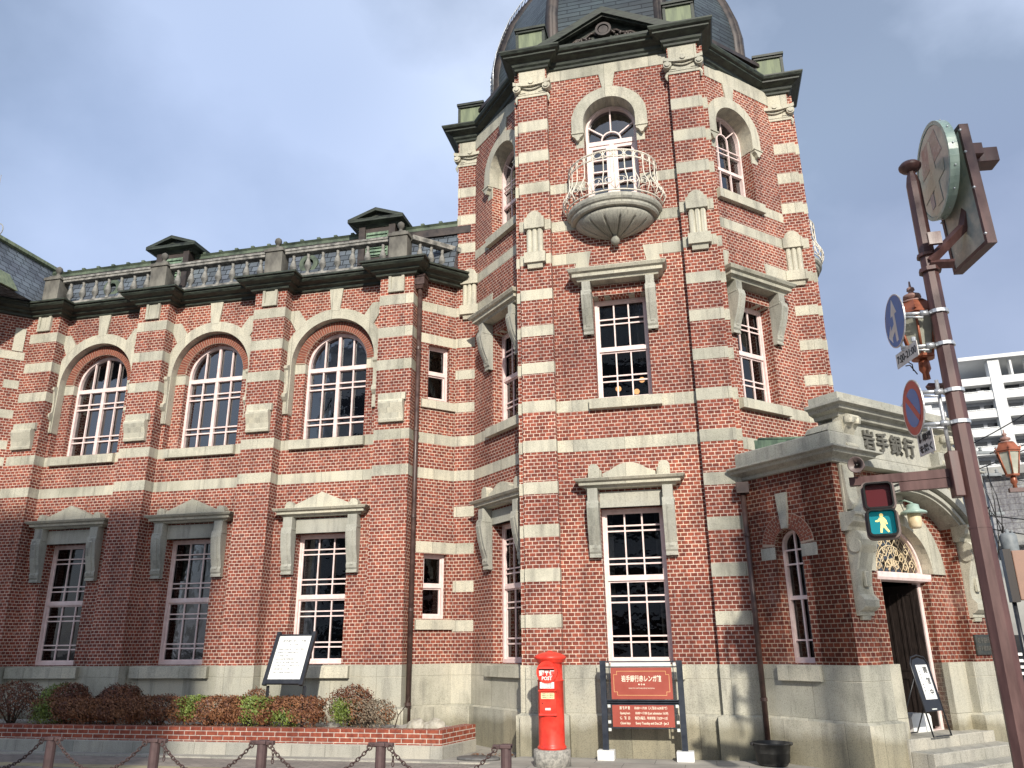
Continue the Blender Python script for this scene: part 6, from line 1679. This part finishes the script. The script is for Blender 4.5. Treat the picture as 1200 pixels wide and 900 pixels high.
def lantern_post():
    t = thing('lantern_post', 'brown bracket post carrying the lantern right of the porch', 'pole', (5.3, 13.1, 0))
    m = MB(); m.prism((5.28, 13.10), .09, 8, -.1, 4.9, 0, .07); build('shaft', m, 'pole_paint', t)
    m = MB(); m.xyz(4.58, 5.25, 13.06, 13.14, 3.84, 3.90); build('bracket_arm', m, 'pole_paint', t)
    m = MB(); m.lathe((5.28, 13.1, 4.88), [(.05, 0), (.09, .03), (.1, .07), (.05, .11), (0, .12)], 14); build('ball_cap', m, 'pole_paint', t)
lantern_post()

# ------------------------------------------------------------------ background on the right
def apartments():
    k = 140 / 60
    t = thing('apartment_block', 'tall white apartment block with rows of balconies behind the brown pole', 'building', (48, 134, -.1))
    x0, x1, y0 = 42.4, 66, 132.5
    TOP = 41.6
    f = Fr(x0, y0, 1, -.10)
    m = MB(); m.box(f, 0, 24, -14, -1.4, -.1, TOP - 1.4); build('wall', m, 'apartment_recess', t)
    m = MB(); m.box(f, 0, 24, -14, .2, TOP - 1.4, TOP - .2); m.box(f, .3, 24.4, -15, .8, TOP + 2.6, TOP + 3.2)
    for u in (5.2, 12.5, 19.5): m.box(f, u - .8, u + .8, -1.6, .35, -.1, TOP + 2.5)
    for u in (7.6, 9.8, 14.6, 16.8): m.box(f, u - .15, u + .15, -1.4, .1, TOP - .2, TOP + 2.6)
    build('white_frame', m, 'apartment_white', t)
    for i in range(14):
        z = TOP - 3.6 - i * 2.92
        m = MB(); m.box(f, 0, 24, -1.4, .15, z - .25, z + .95); m.box(f, 0, 24, .1, .18, z + .96, z + 1.02); b = build('balcony', m, 'apartment_white', t)
    for i in range(14):
        z = TOP - 3.6 - i * 2.92
        for u in (.6, 3.1, 6.6, 9.2, 14.0, 16.6):
            m = MB(); m.box(f, u, u + 1.9, -1.42, -1.3, z + .4, z + 2.1); build('window', m, 'dark_glass', t)
    random.seed(9)
    for i in range(14):
        z = TOP - 3.6 - i * 2.92
        for u in (2.6, 8.7, 16.1):
            if random.random() < .6: m = MB(); m.box(f, u, u + .8, -1.25, -.9, z + 1.0, z + 1.55); build('air_conditioner', m, 'apartment_white', t)
        m = MB(); m.box(f, .1, 24, .02, .08, z + 1.12, z + 1.17); [m.box(f, .4 + k * 1.2, .44 + k * 1.2, .03, .07, z + .9, z + 1.13) for k in range(20)]; build('railing', m, 'galvanised', t)
    # stepped left flank
    L_ = Fr(x0, y0, -.55, .83)
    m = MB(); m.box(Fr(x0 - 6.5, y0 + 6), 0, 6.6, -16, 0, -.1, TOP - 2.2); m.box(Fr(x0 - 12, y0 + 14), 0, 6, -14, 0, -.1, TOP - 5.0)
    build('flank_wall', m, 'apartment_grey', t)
    m = MB()
    for i in range(13):
        z = TOP - 4.6 - i * 2.92
        m.box(Fr(x0 - 6.5, y0 + 6), .4, 5.2, 0, 1.3, z - .2, z + .95); m.box(Fr(x0 - 6.5, y0 + 6), 2.2, 3.2, 1.3, 1.45, z + .1, z + 1.8)
        m.box(Fr(x0 - 12, y0 + 14), .6, 4.4, 0, 1.2, z - 1.2, z - .1)
    build('flank_balcony', m, 'apartment_white', t)
    m = MB(); m.box(Fr(x0 - 7, y0 + 5.5), 0, 7.5, -8, .8, TOP - 2.2, TOP - 1.5); m.box(Fr(x0 - 10, y0 + 12), 0, 2.6, -4, 0, TOP - 5, TOP - .8)
    build('flank_roof', m, 'apartment_white', t)
apartments()
def grey_building():
    t = thing('grey_tiled_building', 'low grey tiled building behind the brown pole at the right edge', 'building', (15, 30, -.1))
    m = MB(); f = Fr(10.3, 31.5, 1, -.25); m.box(f, 0, 16, -10, 0, -.1, 7.4); build('wall', m, 'grey_tile', t)
    m = MB(); m.box(f, -.2, 16.2, -10, .3, 7.4, 7.7); m.box(f, 0, 16, 0, .5, 4.9, 5.3); m.box(f, 0, 16, 0, .3, 3.0, 3.3); build('ledge', m, 'concrete', t)
    for k in range(5):
        m = MB(); m.box(f, .8 + k * 2.8, 2.6 + k * 2.8, -.02, .04, 1.0, 2.8); build('window', m, 'dark_glass', t)
    t2 = thing('side_street_building', 'dark grey shopfront seen between the porch and the brown pole', 'building', (9, 26, -.1))
    m = MB(); f = Fr(7.4, 24.6, 1, .15); m.box(f, 0, 3.2, -6, 0, -.1, 3.4); build('wall', m, 'concrete', t2)
    m = MB(); m.box(f, .1, 3.0, .0, .06, .4, 1.9); build('window', m, 'dark_glass', t2)
    m = MB()
    for k in range(4): m.box(f, .1, 1.4, .06, .14, .9 + k * .16, .97 + k * .16)
    build('louvre', m, 'white_paint', t2)
mat_brick('grey_tile', bw=.45, rh=.22, c1=(.27, .28, .29), c2=(.33, .34, .35), mort=(.2, .2, .2), ms=.012)
grey_building()
def shop_sign():
    t = thing('shop_sign', 'pale brown box sign with a dark side at the right edge', 'sign', (7.25, 20.6, 2.4))
    f = Fr(6.98, 20.6, 1, -.1)
    m = MB(); m.box(f, 0, 1.6, -.3, 0, 2.62, 3.72); build('panel', m, 'shop_brown', t, bevel=.02)
    m = MB(); m.box(f, -.17, -.005, -.32, -.01, 2.58, 3.76); build('side_frame', m, 'door_wood', t)
    m = MB(); m.tube([f.P(-.1, -.2, -.1), f.P(-.1, -.2, 2.6)], .05, 8); build('post', m, 'black_paint', t)
    text('sign_text', '珈琲', f, .72, .002, 3.1, .42, 'cream_letter', t, depth=.004)
    t = thing('wall_notice', 'small pale blue standing notice under the brown box sign', 'sign', (7.2, 20.3, 1.4))
    m = MB(); m.box(Fr(7.22, 20.3), 0, .6, -.05, 0, 1.45, 2.15); build('panel', m, 'plate_white', t)
    m = MB(); m.tube([(7.3, 20.32, -.1), (7.3, 20.32, 1.45)], .03, 6); build('post', m, 'black_paint', t)
shop_sign()
def utility():
    x, y = 8.55, 26.8
    t = thing('utility_pole', 'grey concrete utility pole with transformers beyond the brown pole', 'utility pole', (x, y, -.1))
    m = MB(); m.lathe((x, y, -.1), [(.19, 0), (.13, 8.0), (0, 8.0)], 14); build('shaft', m, 'concrete', t)
    for z, w in ((7.3, .9), (6.6, .75), (5.4, .6)):
        m = MB(); m.box(Fr(x, y, 1, .2), -w, w, -.05, .05, z, z + .09)
        for u in (-w * .85, -w * .3, w * .3, w * .85):
            p = Fr(x, y, 1, .2).P(u, 0, z + .09); m.lathe(p, [(.03, 0), (.06, .03), (.03, .06), (.055, .09), (.02, .13), (0, .14)], 8)
        build('cross_arm', m, 'transformer', t)
    for dx, z in ((-.42, 4.2), (.45, 4.1), (.1, 3.2)):
        m = MB(); m.lathe((x + dx, y - .22, z), [(0, 0), (.2, 0), (.23, .05), (.23, .62), (.18, .70), (.05, .72), (.05, .82), (0, .83)], 16)
        for a in (0, 1.2, 2.4): m.lathe((x + dx + .13 * math.cos(a), y - .22 + .13 * math.sin(a), z + .68), [(.035, 0), (.02, .05), (.03, .1), (0, .14)], 8)
        build('transformer', m, 'transformer', t)
    random.seed(2); m = MB()
    for k in range(9):
        a = Vector((x + random.uniform(-.3, .3), y - .2, random.uniform(5, 7))); b = Vector((x + random.uniform(-.4, .4), y - .25, random.uniform(2.2, 4.2)))
        mid = (a + b) / 2 + Vector((random.uniform(-.35, .35), 0, 0)); m.tube([a, (a + mid) / 2 + Vector((random.uniform(-.1, .1), 0, 0)), mid, b], .016, 5)
    build('cable_loop', m, 'lens_black', t)
    # service lines, each a catenary
    ends = [((x - .6, y, 7.35), (x + 7, 18.5, 13.3)), ((x + .5, y, 7.3), (x + 9, 22, 11.5)), ((x - .3, y, 6.7), (x + 8, 20, 12.2)), ((x + .2, y, 6.7), (x + 14, y + 4, 7.0)), ((x, y, 5.4), (x + 12, y - 6, 5.6)), ((x, y, 5.0), (x + 12, y - 4, 4.9))]
    lb = ['overhead wire climbing steepest to the right from the utility pole', 'overhead wire rising gently behind the right lantern', 'overhead wire just below the steepest one', 'level overhead wire from the top arm of the utility pole', 'lower overhead wire crossing the grey tiled wall', 'lowest overhead wire across the grey tiled wall']
    for k, (a, b) in enumerate(ends):
        a = Vector(a); b = Vector(b); pts = [a.lerp(b, q / 16) - Vector((0, 0, .9 * (1 - (2 * q / 16 - 1) ** 2))) for q in range(17)]
        m = MB(); m.tube(pts, .018, 5); tag(build('overhead_wire', m, 'lens_black'), lb[k], 'wire', 'overhead wires at the right')
mat_noisy('transformer', (.14, .16, .17), (.24, .26, .27), 3, .6)
utility()
def mast():
    # thin aerial rising behind the roof at the left edge
    x, y, z = -31.0, 26.6, 12
    t = thing('radio_mast', 'thin aerial rising above the roofs at the left edge', 'aerial', (x, y, z))
    m = MB(); m.tube([(x, y, 10), (x - .3, y, 22.5)], .035, 6); m.tube([(x - .3, y, 22.5), (x - .34, y, 23.6)], .015, 5); build('rod', m, 'concrete', t)
    m = MB(); m.tube([(x + .35 * math.cos(a), y + .1, 20.6 + .35 * math.sin(a)) for a in [2 * PI * i / 16 for i in range(16)]], .025, 5, closed=True); m.tube([(x - .3, y, 20.9), (x + .4, y, 20.2)], .02, 5); build('loop', m, 'concrete', t)
mast()
def across_street():
    # unseen block across the street, placed to shade the lower left of the bank
    t = thing('shade_block', 'plain pale office block, unseen behind the photographer, placed to shade the bank', 'building', (-9, -26, -.12))
    m = MB(); m.xyz(-26, 1.2, -34, -20, -.12, 22.9); build('wall', m, 'apartment_white', t)  # wall made pale to brighten the reflections in the upper panes
    m = MB(); m.xyz(-26.2, 1.4, -34.2, -19.8, 22.9, 23.3); build('roof', m, 'apartment_grey', t)
    for i in range(6):
        m = MB(); m.xyz(-25, .4, -20.02, -19.96, 1.6 + i * 3.2, 3.2 + i * 3.2); build('window', m, 'dark_glass', t)
across_street()
def shade_tree():  # unseen tree, added to throw broken shade on the porch flank
    random.seed(21); bx, by = 6.15, -1.2
    t = thing('shade_tree', 'unseen tree added behind the photographer to dapple the porch with shade', 'tree', (bx, by, 0))
    m = MB(); m.tube([(bx, by, -.1), (bx + .05, by, 3.5), (bx - .05, by, 8.0), (bx, by + .1, 12.2)], [.19, .15, .10, .03], 10); build('trunk', m, 'stem', t)
    tips = []
    for k in range(34):
        z = random.uniform(8.6, 11.8); a = random.random() * 6.28; l = random.uniform(.4, 1.15)
        p0 = Vector((bx, by, z)); p2 = p0 + Vector((math.cos(a) * l, math.sin(a) * l, l * .55)); p1 = (p0 + p2) / 2 + Vector((0, 0, .1))
        m = MB(); m.tube([p0, p1, p2], [.035, .022, .008], 5); build('limb', m, 'stem', t); tips += [p1, p2]
    m = MB()
    for k in range(3400):
        p = random.choice(tips) + Vector((random.gauss(0, .28), random.gauss(0, .28), random.gauss(0, .25))); r = random.uniform(.04, .08)
        a = Vector((random.gauss(0, 1), random.gauss(0, 1), random.gauss(0, 1))).normalized(); b = a.cross(Vector((random.random(), .3, random.random()))).normalized()
        m.add([p - a * r, p - b * r * .6, p + a * r, p + b * r * .6], [(0, 1, 2, 3)])
    build('crown', m, 'leaf_green', t)
shade_tree()
